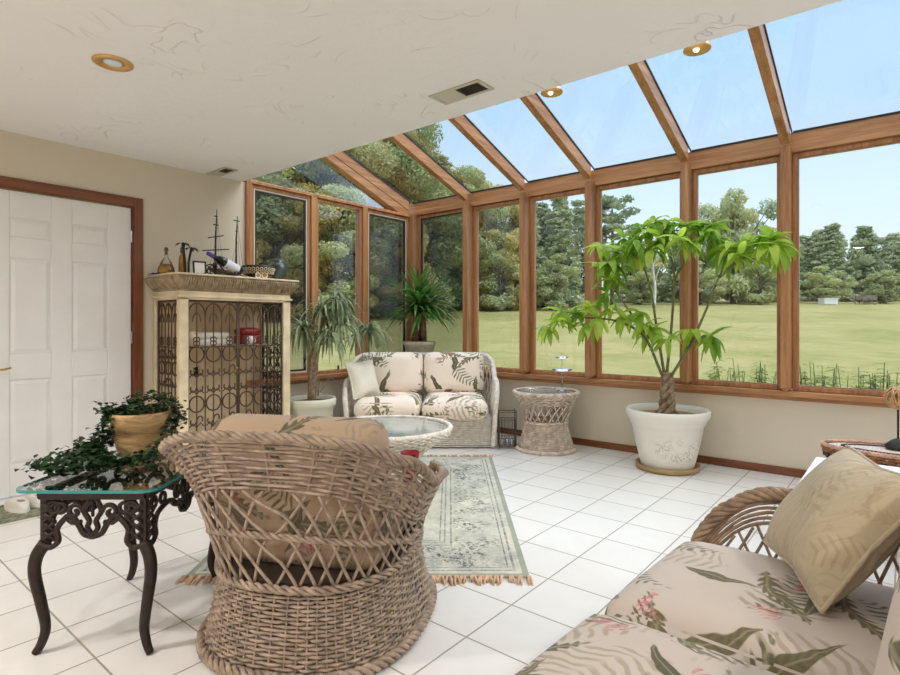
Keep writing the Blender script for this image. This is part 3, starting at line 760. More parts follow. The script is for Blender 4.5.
# ================================================================ round wicker tables
def hourglass(name, label, loc, H, Rt, Rw, Rb, zw, wk, ns=40, cat='table', glass_r=None, lat=True):
    t = thing(name, label, cat, loc, .3)
    def rad(z):
        if z > zw: k = (z-zw)/(H-.05-zw); return Rw+(Rt*.90-Rw)*k**1.35
        k = 1-z/zw; return Rw+(Rb-Rw)*k**1.2
    def S(z0, z1): return lambda s, q: (rad(z0+(z1-z0)*q)*math.cos(2*PI*s), rad(z0+(z1-z0)*q)*math.sin(2*PI*s), z0+(z1-z0)*q)
    lo = S(.02, zw)
    weave(lo, ns, max(8, int(zw/.015)), .006, .0065, 3, True, jit=.0007).build('base_weave', wk, t, smooth=True)
    stakes(lo, ns, .005, True).build('base_stakes', wk, t, smooth=True)
    z2 = H-.11
    b = MB()
    for off in (.034, -.034):
        for i in range(ns//2):
            s0 = i/(ns//2); P = []
            for k in range(7):
                q = k/6; p = np.array(S(zw, z2)(s0+off*q*2, q)); p[:2] *= 1+(.006 if off > 0 else -.006)/max(.1, np.hypot(p[0], p[1])); P.append(p)
            b.tube(P, .006, 5)
    b.build('lattice', wk, t, smooth=True)
    up = S(z2, H-.045)
    weave(up, ns, 4, .006, .0065, 3, True, jit=.0007).build('collar_weave', wk, t, smooth=True)
    ring = lambda r, z, n=90: [(r*math.cos(2*PI*k/n), r*math.sin(2*PI*k/n), z) for k in range(n)]
    braid(ring(Rb+.012, .016), .011, .009, 3, .08, True).build('bottom_braid', wk, t, smooth=True)
    braid(ring(Rw+.008, zw), .008, .007, 3, .07, True).build('waist_braid', wk, t, smooth=True)
    RM = lambda s, q: ((Rt*.92+.07*Rt*math.sin(q*PI/2))*math.cos(2*PI*s), (Rt*.92+.07*Rt*math.sin(q*PI/2))*math.sin(2*PI*s), H-.052+.05*q)
    weave(RM, ns+20, 5, .006, .0068, 3, True).build('rim_weave', wk, t, smooth=True)
    braid(ring(Rt-.012, H-.006), .010, .0085, 3, .06, True).build('rim_braid', wk, t, smooth=True)
    g = glass_r or Rt-.028
    b = MB(); b.lathe([(g-.004, H-.008), (g, H-.004), (g, H+.001), (g-.004, H+.003)], 64); b.build('glass_top', M['glass_top'], t)
    b = MB(); b.lathe([(g-.02, H-.018), (g-.02, H-.0115)], 48); b.build('top_board', M['board'], t)  # added pale disc, its colour stands for bright windows reflected in the glass
    return t
hourglass('coffee_table', 'round whitewashed wicker coffee table with glass top behind the armchair', W(-.415, 3.77, .0095), .45, .43, .15, .27, .17, M['wicker_white'], 48)
hourglass('side_table', 'small hourglass wicker side table beneath the windows, beside the pale loveseat', W(.885, 5.13), .535, .30, .185, .255, .26, M['wicker_mid'], 40)
# ================================================================ rug
t = thing('area_rug', 'faded grey-green patterned area rug with tan fringe, under the coffee table', 'rug', W(-.42, 3.66), YAW)
b = MB(); b.box((-.78, -1.14, .001), (.78, 1.14, .009)); b.build('woven_field', M['rug'], t)
for sg in (-1, 1):
    b = MB()
    for k in range(44):
        x = -.77+1.54*k/43+random.uniform(-.008, .008); y = sg*1.135
        for q in range(4):
            dx = random.uniform(-.022, .022); l = random.uniform(.05, .085)
            b.tube([(x, y, .008), (x+dx*.5, y+sg*l*.4, .016), (x+dx*.9, y+sg*l*.75, .010), (x+dx, y+sg*l, .004)], [.006, .0075, .005, .002], 5)
    b.build('fringe', M['fringe'], t, smooth=True)
# ================================================================ cast iron side table with glass top
def make_iron():
    t = thing('side_table', 'dark cast iron side table with scrollwork apron and teal-edged glass top', 'table', W(-1.245, 2.225), YAW)
    m = M['iron']; hx, hy, z0, z1 = .185, .285, .385, .563
    for sx in (-1, 1):
        for sy in (-1, 1):
            b = MB()
            c = np.array([sx*(hx-.012), sy*(hy-.012), 0]); d = np.array([sx*.6, sy*.25, 0.]); d /= np.linalg.norm(d)
            pts = bez([c+[0, 0, .385], c+d*.026+[0, 0, .34], c+d*.032+[0, 0, .28], c+d*.014+[0, 0, .18], c+d*.0+[0, 0, .09], c+d*.012+[0, 0, .035], c+d*.03+[0, 0, .003]], 6)
            n = len(pts); b.tube(pts, np.interp(np.arange(n), [0, n*.25, n*.8, n-1], [.022, .021, .015, .013]), 10)
            b.build('leg', m, t, smooth=True)
            b = MB(); b.box((c[0]-.012, c[1]-.012, z0-.01), (c[0]+.012, c[1]+.012, z1)); b.build('corner_post', m, t, bevel=.003)
    b = MB()
    for s in (-1, 1):
        b.box((-hx, s*hy-.012, z1-.022), (hx, s*hy+.012, z1+.004)); b.box((s*hx-.012, -hy, z1-.022), (s*hx+.012, hy, z1+.004))
    b.build('top_rail', m, t, bevel=.004)
    def apron(Lh):     # scrollwork in the x-z plane, half length Lh
        b = MB(); T = lambda P, r=.0075: b.tube([(x, 0, z) for x, z in P], r*1.0, 6)
        zt = z1-.022
        # lower outline: corner lobes, arches, a drop in the middle
        out = [(-Lh+.012, z0-.005), (-Lh+.04, z0-.012), (-Lh+.065, z0+.01), (-Lh+.06, z0+.05), (-Lh+.085, z0+.085), (-Lh*.42, z0+.10), (-Lh*.30, z0+.075), (-.045, z0+.06), (-.03, z0+.035), (0, z0+.025)]
        o2 = bez(out, 5).tolist(); T(o2+[(-x, z) for x, z in o2[::-1]], .010)
        for s in (-1, 1):
            th = np.linspace(0, 2.1*PI*1.15, 30)        # C-scrolls either side of the centre
            T([(s*(.062-(.030-.0035*a)*math.cos(a)), zt-.045+(.030-.0035*a)*math.sin(a)) for a in th], .0085)
            T([(s*(Lh-.05+(.02)*math.cos(a)), zt-.028+.02*math.sin(a)) for a in np.linspace(0, 2*PI, 16)], .007)
            T([(s*(Lh*.60+.018*math.cos(a)), zt-.03+.018*math.sin(a)) for a in np.linspace(0, 2*PI, 16)], .0075)
            for k in range(4):
                z = z0+.012+k*.032; T([(s*(Lh-.012), z), (s*(Lh-.055), z+.032)], .0065); T([(s*(Lh-.055), z), (s*(Lh-.012), z+.032)], .0065)
            T(bez([(s*.012, zt), (s*.03, zt-.04), (s*.012, zt-.075), (s*.018, zt-.1), (0, z0+.028)], 5), .009)
            T([(s*.04, zt-.08), (s*.07, zt-.082), (s*.10, zt-.06)], .009)
        T([(0, zt), (0, zt-.06)], .006)
        return b
    for s in (-1, 1):
        apron(hx).moved(Matrix.Translation((0, s*hy, 0))).build('apron', m, t, smooth=True)
        apron(hy).moved(Matrix.Translation((s*hx, 0, 0)) @ Matrix.Rotation(PI/2, 4, 'Z')).build('apron', m, t, smooth=True)
    for sx in (-1, 1):
        for sy in (-1, 1):
            b = MB(); b.lathe([(.012, z1+.003), (.015, z1+.010), (.014, z1+.0155)], 12, (sx*(hx-.02), sy*(hy-.02), 0)); b.build('spacer', M['black_metal'], t)
    def rr(x, y, r, n=5): return [(sx*(x-r)+r*math.cos(a), sy*(y-r)+r*math.sin(a)) for sx, sy, a0 in ((1, 1, 0), (-1, 1, PI/2), (-1, -1, PI), (1, -1, 1.5*PI)) for a in np.linspace(a0, a0+PI/2, n)]
    g = MB(); g.prism(rr(.242, .345, .05), 2, z1+.016, z1+.026); g.build('glass_top', M['glass_top'], t)
    P0, P1 = rr(.242, .345, .05), rr(.246, .349, .054); n = len(P0); V = [(x, y, z) for P in (P0, P1) for z in (z1+.016, z1+.026) for x, y in P]; F = []
    for i in range(n):
        j = (i+1) % n
        F += [(2*n+i, 2*n+j, 3*n+j, 3*n+i), (n+i, 3*n+i, 3*n+j, n+j), (i, j, 2*n+j, 2*n+i)]
    g = MB(); g.add(V, F); g.build('glass_edge', M['glass_edge'], t)
    return t, z1+.026
IRON, ZI = make_iron()
# ================================================================ plants
def leaf(b, p, d, L, w, droop=.3, n=6, prof='strap', fold=.25, tw=0.):
    """one leaf blade from p along d (unit), bending down by droop; two strips folded along the midrib"""
    d = np.array(d, float); d /= np.linalg.norm(d); side = np.cross(d, [0, 0, 1])
    if np.linalg.norm(side) < .05: side = np.array([math.cos(tw*7), math.sin(tw*7), 0.])
    side /= np.linalg.norm(side)
    P = np.array(p, float); V = []; st = L/n
    for k in range(n+1):
        q = k/n
        if prof == 'strap': ww = w*min(1, .45+q*4)*(1-q**3)**.8
        elif prof == 'ovate': ww = w*max(.04, math.sin(PI*q**.8))**.8*(1-.25*q)
        else: ww = w*max(.05, math.sin(PI*min(1, q*.92+.06)))**.9
        if k == n: ww = w*.03
        up = np.cross(side, d); up /= max(np.linalg.norm(up), 1e-6)
        s2 = side*math.cos(tw)+up*math.sin(tw)
        V += [P-s2*ww/2+up*fold*ww*.5, P, P+s2*ww/2+up*fold*ww*.5]
        P = P+d*st; d = d+np.array([0, 0, -droop/n*1.6]); d /= np.linalg.norm(d)
    F = []
    for k in range(n):
        a = 3*k; F += [(a, a+1, a+4, a+3), (a+1, a+2, a+5, a+4)]
    b.add(V, F)
def rdir(): v = RNG.normal(size=3); return v/np.linalg.norm(v)
# money tree in the blossom pot
MT = (-1.472, 4.535)
t = thing('money_tree', 'tall money tree with braided trunk in a white blossom-painted pot by the windows', 'potted plant', (MT[0], MT[1], 0))
b = MB(); b.lathe([(.20, 0), (.235, .006), (.245, .045), (.232, .045), (.222, .016), (.002, .014)], 48); b.build('saucer', M['pot_tan'], t, smooth=True)
b = MB(); b.lathe([(.002, .017), (.195, .017), (.205, .05), (.245, .22), (.27, .355), (.282, .362), (.284, .378), (.298, .40), (.315, .43), (.318, .465), (.306, .48), (.288, .472), (.276, .44), (.27, .40)], 56, caps=False); b.build('pot', M['pot_blossom'], t, smooth=True)
b = MB(); b.lathe([(.272, .425), (.15, .44), (.002, .45)], 32, caps=False); b.build('soil', M['soil_tan'], t, smooth=True)
b = MB()
for k in range(4):           # four stems plaited together
    pts = [(.030*math.cos(a), .030*math.sin(a), z) for z, a in ((.43+.33*q, 2*PI*k/4+q*7.0) for q in np.linspace(0, 1, 22))]
    pts = [(x*(1.5-.6*i/21), y*(1.5-.6*i/21), z) for i, (x, y, z) in enumerate(pts)]
    b.tube(pts, np.linspace(.028, .019, 22), 8)
for k in range(6):
    a = k*1.05; b.tube([(.03*math.cos(a), .03*math.sin(a), .50), (.07*math.cos(a), .07*math.sin(a), .455), (.1*math.cos(a), .1*math.sin(a), .44)], [.018, .012, .006], 6)
b.build('trunk', M['bark'], t, smooth=True)
def loc(px, py, dy=0.): p = onY(px, py, MT[1]+dy); return np.array([p[0]-MT[0], p[1]-MT[1], p[2]])
stems = [[(664, 372, 0), (657, 330, -.02), (651, 292, -.04), (640, 262, -.06), (615, 252, -.1)],
         [(667, 372, 0), (672, 320, .03), (674, 275, .02), (668, 245, .0), (662, 226, 0)],
         [(670, 378, 0), (690, 345, -.05), (706, 310, -.08), (719, 277, -.1), (733, 252, -.12)],
         [(662, 375, 0), (645, 338, -.12), (620, 322, -.2), (590, 318, -.26), (562, 318, -.3)],
         [(650, 338, -.1), (630, 312, -.16), (615, 290, -.18)], [(686, 350, -.04), (700, 338, -.12), (712, 336, -.15)],
         [(672, 285, .02), (690, 250, -.0), (704, 228, -.04)], [(719, 277, -.1), (752, 252, -.14), (776, 245, -.18)]]
b = MB()
for s in stems:
    pts = bez([loc(*q) for q in s], 6); b.tube(pts, np.linspace(.012, .005, len(pts)), 7)
b.build('branches', M['stem_green'], t, smooth=True)
whorls = [(600, 246, -.12), (615, 252, -.1), (624, 238, -.06), (640, 228, -.02), (655, 222, .0), (668, 221, .0), (684, 226, -.02), (697, 228, .02), (712, 226, -.06), (733, 246, -.12), (748, 240, -.1),
          (762, 240, -.14), (770, 238, -.18), (780, 245, -.2), (660, 240, -.1), (690, 244, -.1), (628, 252, -.14), (562, 312, -.3), (548, 328, -.34), (575, 314, -.26), (590, 308, -.22), (612, 308, -.2), (598, 318, -.28),
          (626, 316, -.2), (612, 280, -.18), (606, 292, -.2), (618, 268, -.14), (645, 325, -.14), (652, 330, -.1), (712, 336, -.15), (692, 330, -.12), (640, 312, -.16), (725, 252, -.1), (672, 232, .02), (648, 232, -.1), (706, 236, -.12), (558, 322, -.34), (770, 246, -.2), (635, 240, -.2), (652, 250, -.16), (608, 262, -.18), (740, 256, -.2), (718, 238, .05), (680, 238, -.2), (585, 326, -.3), (668, 340, -.16), (604, 268, -.05)]
for wx, wy, wd in whorls:     # each whorl: five to seven drooping leaflets on a petiole
    c = loc(wx, wy, wd); b = MB(); a0 = random.uniform(0, 6.28); nl = random.choice((8, 9, 10))
    b.tube([c+np.array([.01, 0, -.05]), c], .003, 5)
    for k in range(nl):
        a = a0+2*PI*k/nl+random.uniform(-.2, .2); el = random.uniform(-1.0, .75)
        leaf(b, c, (math.cos(a)*math.cos(el), math.sin(a)*math.cos(el), math.sin(el)), random.uniform(.15, .24), random.uniform(.050, .070), random.uniform(.3, 1.5), 6, 'ovate', .3, random.uniform(-.5, .5))
    b.build('leaf_cluster', M['leaf_money'], t, smooth=True)
# yucca on a pedestal behind the loveseat
p = W(-.335, 6.12); t = thing('potted_yucca', 'spiky green yucca in a stone pot on a pedestal, in the window corner', 'potted plant', p); t.scale = (1, 1, 1.06)
b = MB(); b.lathe([(.15, 0), (.15, .03), (.10, .07), (.075, .15), (.075, .50), (.10, .56), (.14, .60), (.14, .63)], 32); b.build('pedestal', M['pot_stone'], t, smooth=True)
b = MB(); b.lathe([(.10, .631), (.115, .66), (.15, .80), (.165, .86), (.178, .87), (.178, .905), (.165, .91), (.155, .88), (.15, .86)], 32, caps=False); b.build('pot', M['pot_stone'], t, smooth=True)
b = MB(); b.lathe([(.152, .88), (.002, .89)], 24, caps=False); b.build('soil', M['soil'], t)
b = MB()
for k, (x, y) in enumerate(((-.09, .0), (-.05, .05), (.0, -.03), (.05, .03), (.08, -.02), (-.03, -.05))): b.tube([(x, y, .87), (x*.8, y*.8, 1.17+.02*k)], [.026, .022], 8)
b.build('trunk', M['bark_dark'], t, smooth=True)
b = MB()
for k in range(190):
    z = random.uniform(-.15, 1) ; a = random.uniform(0, 2*PI); el = math.asin(min(1, max(-.4, z)))
    c0 = (random.uniform(-.07, .07), random.uniform(-.06, .06), random.uniform(1.18, 1.30))
    leaf(b, c0, (math.cos(a)*math.cos(el), math.sin(a)*math.cos(el), math.sin(el)+.05), random.uniform(.38, .58), .036, random.uniform(.3, .9), 6, 'strap', .25)
b.build('leaves', M['leaf_yucca'], t, smooth=True)
# ponytail plant in the lattice pot
PP = (-4.215, 3.135); t = thing('ponytail_plant', 'drooping grey-green ponytail plant in a cream lattice pot beside the cabinet', 'potted plant', (PP[0], PP[1], 0))
b = MB(); b.lathe([(.13, 0), (.15, .01), (.192, .24), (.208, .40), (.228, .41), (.232, .46), (.224, .48), (.206, .475), (.195, .43)], 48, caps=False); b.build('pot', M['pot_lattice'], t, smooth=True)
b = MB(); b.lathe([(.197, .44), (.002, .445)], 32, caps=False); b.build('soil', M['soil'], t)
def lc(px, py, dv=0.):
    v0 = 5.10+dv; q = W((px-450)*v0/FPX, v0, CAMH+(HOR-py)*v0/FPX); return np.array([q[0]-PP[0], q[1]-PP[1], q[2]])
base = lc(311, 392); base[2] = .435
b = MB()
st2 = [[base, lc(312, 365), lc(316, 345), lc(319, 330), lc(330, 312), lc(336, 302)], [base+[.02, 0, 0], lc(315, 360), lc(312, 340), lc(302, 327)], [lc(318, 335), lc(330, 328), lc(342, 325)], [lc(316, 345), lc(345, 338, .2), lc(366, 330, .3)], [lc(328, 316), lc(322, 306)]]
for k, s in enumerate(st2):
    pts = bez(s, 5); b.tube(pts, np.linspace(.034 if k < 2 else .014, .010, len(pts)), 8)
b.build('trunk', M['bark'], t, smooth=True)
tufts = [(336, 304, 0, 75), (302, 330, 0, 80), (342, 327, 0, 70), (368, 332, .3, 70), (322, 312, 0, 45), (330, 338, -.1, 40)]
for px, py, dv, n in tufts:
    b = MB(); c = lc(px, py, dv)
    for k in range(n):
        a = random.uniform(0, 2*PI); el = random.uniform(-.1, 1.25)
        leaf(b, c, (math.cos(a)*math.cos(el), math.sin(a)*math.cos(el), math.sin(el)), random.uniform(.22, .40), .023, random.uniform(1.2, 2.8), 8, 'strap', .2)
    b.build('leaf_tuft', M['leaf_palm'], t, smooth=True)
b = MB(); b.tube([lc(318, 396), lc(319, 380)], .007, 6); b.tube(bez([lc(320, 392), lc(326, 383), lc(330, 378), lc(335, 380)], 5), .004, 6); b.build('side_shoots', M['bark'], t, smooth=True)
# ivy on the iron table
c = W(-1.335, 2.41, ZI); t = thing('potted_ivy', 'trailing dark ivy in a mottled tan pot on the glass of the iron table', 'potted plant', c, YAW)
b = MB(); b.lathe([(.002, .001), (.084, .001), (.092, .02), (.106, .075), (.104, .10), (.112, .105), (.118, .15), (.122, .178), (.115, .185), (.106, .175), (.10, .15)], 44, caps=False); b.build('pot', M['pot_wood'], t, smooth=True)
b = MB(); b.lathe([(.103, .15), (.002, .16)], 24, caps=False); b.build('soil', M['soil'], t)
b = MB(); g = MB(); vines = []
def ivyleaf(p, s):
    a = random.uniform(0, 2*PI); el = random.uniform(-.3, .9); leaf(b, p, (math.cos(a)*math.cos(el), math.sin(a)*math.cos(el), math.sin(el)), s*.85, s*.8, .5, 3, 'ovate', .25, random.uniform(-.6, .6))
trails = [[(-.06, -.05, .17), (-.15, -.08, .15), (-.17, -.10, .06), (-.24, -.16, .03), (-.33, -.2, .022)], [(-.07, 0, .17), (-.14, .0, .14), (-.16, -.02, .07), (-.22, -.05, .05), (-.30, -.10, .03)],
          [(-.13, -.06, .12), (-.16, -.12, .04), (-.12, -.17, .02), (-.02, -.19, .018)], [(-.12, -.1, .04), (-.02, -.16, .022), (.08, -.15, .02), (.15, -.1, .02)], [(-.06, -.06, .175), (-.13, -.06, .18), (-.18, -.05, .2)],
          [(.1, 0, .17), (.16, -.02, .08), (.14, -.10, .03), (.18, -.16, .02)], [(-.13, -.16, .03), (-.02, -.18, .02), (.10, -.17, .02)], [(-.05, -.19, .02), (-.15, -.23, .02), (-.2, -.18, .03)], [(-.15, -.10, .06), (-.10, -.14, .03), (0, -.15, .025)]]
for tr in trails:
    tr = [(x*.78+.02, y*(1+.75*max(0, 1-z/.17)), z) for x, y, z in tr]; pts = bez(tr, 9); g.tube(pts, .003, 5)
    for p in pts:
        for k in range(7): ivyleaf(p+RNG.normal(0, .016, 3)*[1, 1, .8]+[0, 0, .006], random.uniform(.024, .038))
hoop = [(.115*math.cos(a)*1.05+.03, .02, .165+.075*math.sin(a)) for a in np.linspace(-.5, PI*.93, 30)]
hoop = [(x+.03*max(0, x), y, z) for x, y, z in hoop]
g.tube(hoop, .004, 5)
for p in hoop:
    for k in range(9): ivyleaf(np.array(p)+RNG.normal(0, .014, 3), random.uniform(.02, .032))
for k in range(160):
    a = random.uniform(0, 2*PI); r = .1*math.sqrt(random.random()); ivyleaf(np.array([r*math.cos(a), r*math.sin(a), .175+random.uniform(0, .035)]), random.uniform(.022, .034))
g.build('vine_stems', M['stem_green'], t, smooth=True); o = b.build('leaves', M['leaf_ivy'], t, smooth=True)
# ================================================================ carved cabinet against the left wall
CX0, CX1, CY0, CY1 = XL+.016, -4.13, 1.905, 2.86
def make_cabinet():
    t = thing('display_cabinet', 'cream display cabinet with carved crown and black iron grille doors', 'cabinet', (CX0, (CY0+CY1)/2, 0))
    dx = CX1-CX0; hy = (CY1-CY0)/2; m = M['cab']
    b = MB(); b.box((0, -hy, .0), (dx, hy, .22)); b.box((0, -hy, .22), (.03, -hy+.045, 1.35)); b.box((0, hy-.045, .22), (.03, hy, 1.35))
    for s in (-1, 1): b.box((dx-.045, s*hy-(.07 if s > 0 else 0), .22), (dx, s*hy+(.0 if s > 0 else .07), 1.35))
    b.box((0, -hy, 1.335), (dx, hy, 1.40)); b.box((-.0, -hy-.012, 1.352), (dx+.014, hy+.012, 1.37)); b.build('body', m, t, bevel=.004)
    b = MB(); b.box((.002, -hy+.045, .22), (.014, hy-.045, 1.335)); b.build('back_panel', M['cab_in'], t)
    b = MB(); b.box((.016, -hy+.05, .965), (dx-.05, hy-.075, .98)); b.build('shelf', m, t, bevel=.003)
    b = MB(); b.box((.0, -hy-.05, 1.515), (dx+.06, hy+.05, 1.53)); b.build('top_board', M['cab'], t, bevel=.004)
    b = MB()
    prof = [(0, 1.40), (.012, 1.415), (.016, 1.435), (.036, 1.455), (.05, 1.49), (.048, 1.514)]
    P = []
    for o, z in prof: P += [[(0, -hy-o, z), (dx+o, -hy-o, z), (dx+o, hy+o, z), (0, hy+o, z)]]
    V = [q for r in P for q in r]; F = []
    for i in range(len(P)-1):
        for k in range(3): F.append((4*i+k, 4*i+k+1, 4*i+k+5, 4*i+k+4))
    b.add(V, F)
    # a row of acanthus lobes round the crown
    def lobe(c, n):
        n = np.array(n, float); s = np.cross(n, [0, 0, 1]); L = MB()
        for off in (-.011, 0, .011):
            pts = [np.array(c)+s*off*(1+1.0*q)+n*(.052*q**1.5+.006+.018*math.sin(PI*q))+np.array([0, 0, .085*q]) for q in np.linspace(0, 1, 6)]
            b.tube(pts, [.006, .009, .010, .010, .009, .005], 6)
    for k in range(17): lobe((dx+.004, -hy+.022+(2*hy-.044)*k/16, 1.42), (1, 0, 0))
    for k in range(8): 
        lobe((.02+(dx-.03)*k/7, -hy-.004, 1.42), (0, -1, 0)); lobe((.02+(dx-.03)*k/7, hy+.004, 1.42), (0, 1, 0))
    b.build('carved_crown', M['carved'], t, smooth=True)
    def grille(w, z0, z1, ncol):      # wrought iron panel in the y-z plane, from y=0 to w
        b = MB(); T = lambda P, r=.0048: b.tube([(0, y, z) for y, z in P], r*1.25, 5)
        for y in (0, w): T([(y, z0), (y, z1)], .007)
        for z in (z0, z1): T([(0, z), (w, z)], .007)
        zs = .975; cw = w/ncol; T([(0, zs), (w, zs)], .005)
        rng = random.Random(5)
        for k in range(ncol):
            y = (k+.5)*cw
            T([(k*cw, zs), (k*cw, z1-.11)], .0042)
            T([(y-cw*.5, z1-.11)]+[(y-cw*.5*math.cos(a), z1-.11+.095*math.sin(a)) for a in np.linspace(0, PI, 12)]+[(y+cw*.5, z1-.11)])
            T([(y-cw*.25, z1-.16)]+[(y-cw*.25*math.cos(a), z1-.16+.07*math.sin(a)) for a in np.linspace(0, PI, 8)]+[(y+cw*.25, z1-.16)], .0036)
            T([(y, zs), (y, z1-.02)], .004)
            for z in (zs+.03, zs+.06): 
                for s in (-1, 1): T([(y+s*(.012-.012*math.cos(a)), z+.016*math.sin(a)) for a in np.linspace(0, 2*PI, 10)], .0036)
            z = z0
            T([(y, z0), (y, zs)], .004); T([(k*cw, z0), (k*cw, zs)], .0042)
            row = 0
            while z < zs-.09:
                R = cw*.46; zz = z+R
                if row % 3 == 2: T([(y+R*.95*math.cos(a), zz+R*1.0*math.sin(a)) for a in np.linspace(0, 2*PI, 18)], .0048)
                else:
                    for s in (-1, 1):
                        th = np.linspace(0, 3.6, 14); q = rng.choice((-1, 1))
                        T([(y+s*(R*.5-(R*.48-R*.07*a)*math.cos(a)), zz+q*(R*.6-R*.08*a)*math.sin(a)*1.1) for a in th], .0046)
                        T([(y, zz-R*.8), (y+s*R*.5, zz-R*.3), (y+s*R*.9, zz-R*.75)], .004)
                z += 2*R+.004; row += 1
        return b
    fy0, fy1 = -hy+.075, hy-.075; mid = (fy0+fy1)/2
    for k, (a, c) in enumerate(((fy0, mid-.006), (mid+.006, fy1))):
        dm = grille(c-a, .232, 1.325, 3).moved(Matrix.Translation((dx-.022, a, 0)))
        o = dm.build('grille_door', M['black_iron2'], t, smooth=True)
        q = MB(); q.sphere((0, 0, 0), .010, 10); yk = (mid-.02 if k == 0 else mid+.02); q.moved(Matrix.Translation((dx-.006, yk, .80))).build('knob', M['brass'], o, smooth=True)
    b = MB()
    for k in range(12): leaf(b, (dx-.006, fy0+.055, .80), (.35, math.cos(k*2.4), math.sin(k*2.4)), .05 if k%2 else .035, .03, .2, 4, 'ovate')
    b.build('iron_rosette', M['black_metal'], t)
    for s in (-1, 1):
        grille(dx-.09, .232, 1.325, 3).moved(Matrix.Translation((.036, s*(hy-.02), 0)) @ Matrix.Rotation(-PI/2, 4, 'Z')).build('side_grille', M['black_iron2'], t, smooth=True)
    return t
M['black_iron2'] = plain('grille_iron', (82, 63, 50), .5, metal=.3, var=.25, scale=40)
make_cabinet()
ZT = 1.53
def topz(px, X): q = onX(px, 300, X); return (q[0], q[1], ZT)
# objects standing on the cabinet
q = topz(156, -4.46); b = MB(); b.add([(x*.075, y*.05, .004+.006*math.sin(9*x+5*y)*(1-abs(x))+.006) for x in np.linspace(-1, 1, 9) for y in np.linspace(-1, 1, 7)]+[(x*.078, y*.053, .001) for x in np.linspace(-1, 1, 9) for y in np.linspace(-1, 1, 7)],
    [(i*7+j, (i+1)*7+j, (i+1)*7+j+1, i*7+j+1) for i in range(8) for j in range(6)]+[(63+i*7+j, 63+i*7+j+1, 63+(i+1)*7+j+1, 63+(i+1)*7+j) for i in range(8) for j in range(6)])
tag(b.build('folded_cloth', M['purple'], smooth=True, loc=(-4.46, 1.90, ZT), rz=.1), 'small purple cloth on the near end of the cabinet top', 'cloth')
q = topz(162, -4.36)
t = thing('decanter', 'pear-shaped glass decanter of amber liquor, nearest the door on the cabinet', 'decanter', (-4.40, 1.93, ZT))
b = MB(); b.lathe([(.002, .001), (.05, .001), (.062, .02), (.058, .05), (.036, .10), (.014, .135), (.012, .165), (.018, .17)], 28, caps=False); b.build('flask', M['glass_clear'], t, smooth=True)
b = MB(); b.lathe([(.002, .004), (.048, .004), (.059, .02), (.055, .05), (.043, .082), (.002, .083)], 28, caps=False); b.build('liquor', M['amber'], t, smooth=True)
b = MB(); b.lathe([(.010, .155), (.010, .18), (.017, .19), (.012, .21), (.002, .213)], 16); b.build('stopper', M['bark_dark'], t, smooth=True)
t = thing('bottle', 'tall amber bottle with brown cap between decanter and palm tree figurine', 'bottle', (-4.40, 2.055, ZT))
b = MB(); b.lathe([(.002, .001), (.026, .001), (.029, .01), (.029, .11), (.024, .15), (.014, .175), (.013, .2)], 24); b.build('glass_body', M['amber'], t, smooth=True)
b = MB(); b.lathe([(.015, .178), (.018, .2), (.015, .225), (.002, .228)], 18); b.build('cap', M['bark_dark'], t, smooth=True)
t = thing('palm_figurine', 'black double-trunk palm tree figurine on the cabinet top', 'figurine', (-4.30, 2.04, ZT))
b = MB(); b.box((-.025, -.03, 0), (.025, .04, .01)); b.build('base', M['black_metal'], t, bevel=.002)
b = MB(); b.tube(bez([(0, -.01, .005), (.002, -.016, .1), (0, -.03, .235)]), .011, 8); b.tube(bez([(0, .015, .005), (0, .016, .1), (.002, .035, .205)]), .009, 8); b.build('trunks', M['black_metal'], t, smooth=True)
b = MB()
for c in ((0, -.03, .235), (.002, .035, .205)):
    for k in range(7): a = k*.9; leaf(b, c, (.6*math.cos(a), math.sin(a), .35), .07, .030, 1.2, 5, 'ovate')
b.build('fronds', M['black_metal'], t)
t = thing('picture_frame', 'small white picture in a black frame leaning beside the palm figurine', 'picture frame', (-4.20, 2.095, ZT), -.2)
R = Matrix.Rotation(-.18, 4, 'Y')
b = MB(); sash(b, boxX, -.048, .048, 0, .105, .010, -.008, .008); b.moved(Matrix.Translation((0, 0, .002)) @ R).build('frame', M['frame_black'], t)
b = MB(); b.box((-.003, -.037, .011), (.003, .037, .094)); b.moved(Matrix.Translation((0, 0, .002)) @ R).build('picture', M['white_glaze'], t)
t = thing('wine_bottle', 'dark wine bottle with white label lying tilted in a black metal cradle', 'bottle', (-4.22, 2.285, ZT), 0)
Rb = Matrix.Translation((0, .16, .052)) @ Matrix.Rotation(math.radians(66), 4, 'X')
b = MB(); b.lathe([(.002, .0), (.036, .0), (.038, .01), (.038, .17), (.034, .2), (.016, .235), (.0145, .29)], 28); b.moved(Rb).build('glass_body', M['bottle'], t, smooth=True)
b = MB(); b.lathe([(.0388, .03), (.0388, .15)], 28, caps=False); b.moved(Rb).build('label', M['label_paper'], t, smooth=True)
b = MB(); b.lathe([(.0165, .25), (.0165, .305), (.014, .309), (.002, .31)], 20, caps=False); b.moved(Rb).build('capsule', M['purple'], t, smooth=True)
t2 = thing('bottle_cradle', 'black scrolled metal wine cradle under the tilted bottle', 'bottle rack', (-4.22, 2.285, ZT), 0)
b = MB()
for x in (-.045, .045):
    b.tube(bez([(x, -.17, .004), (x, -.12, .07), (x, -.06, .095), (x, 0, .045), (x, .08, .03), (x, .19, .005)], 6), .005, 6)
    for c in ((-.12, .03), (-.05, .035), (.10, .022)): b.tube([(x, c[0]+.026*math.cos(a), c[1]+.02*math.sin(a)) for a in np.linspace(0, 5.4, 16)], .005, 6)
    for k in range(6): a = k; leaf(b, (x, -.14+.03*k, .05), (.2, math.cos(a), abs(math.sin(a))), .04, .022, .5, 3, 'ovate')
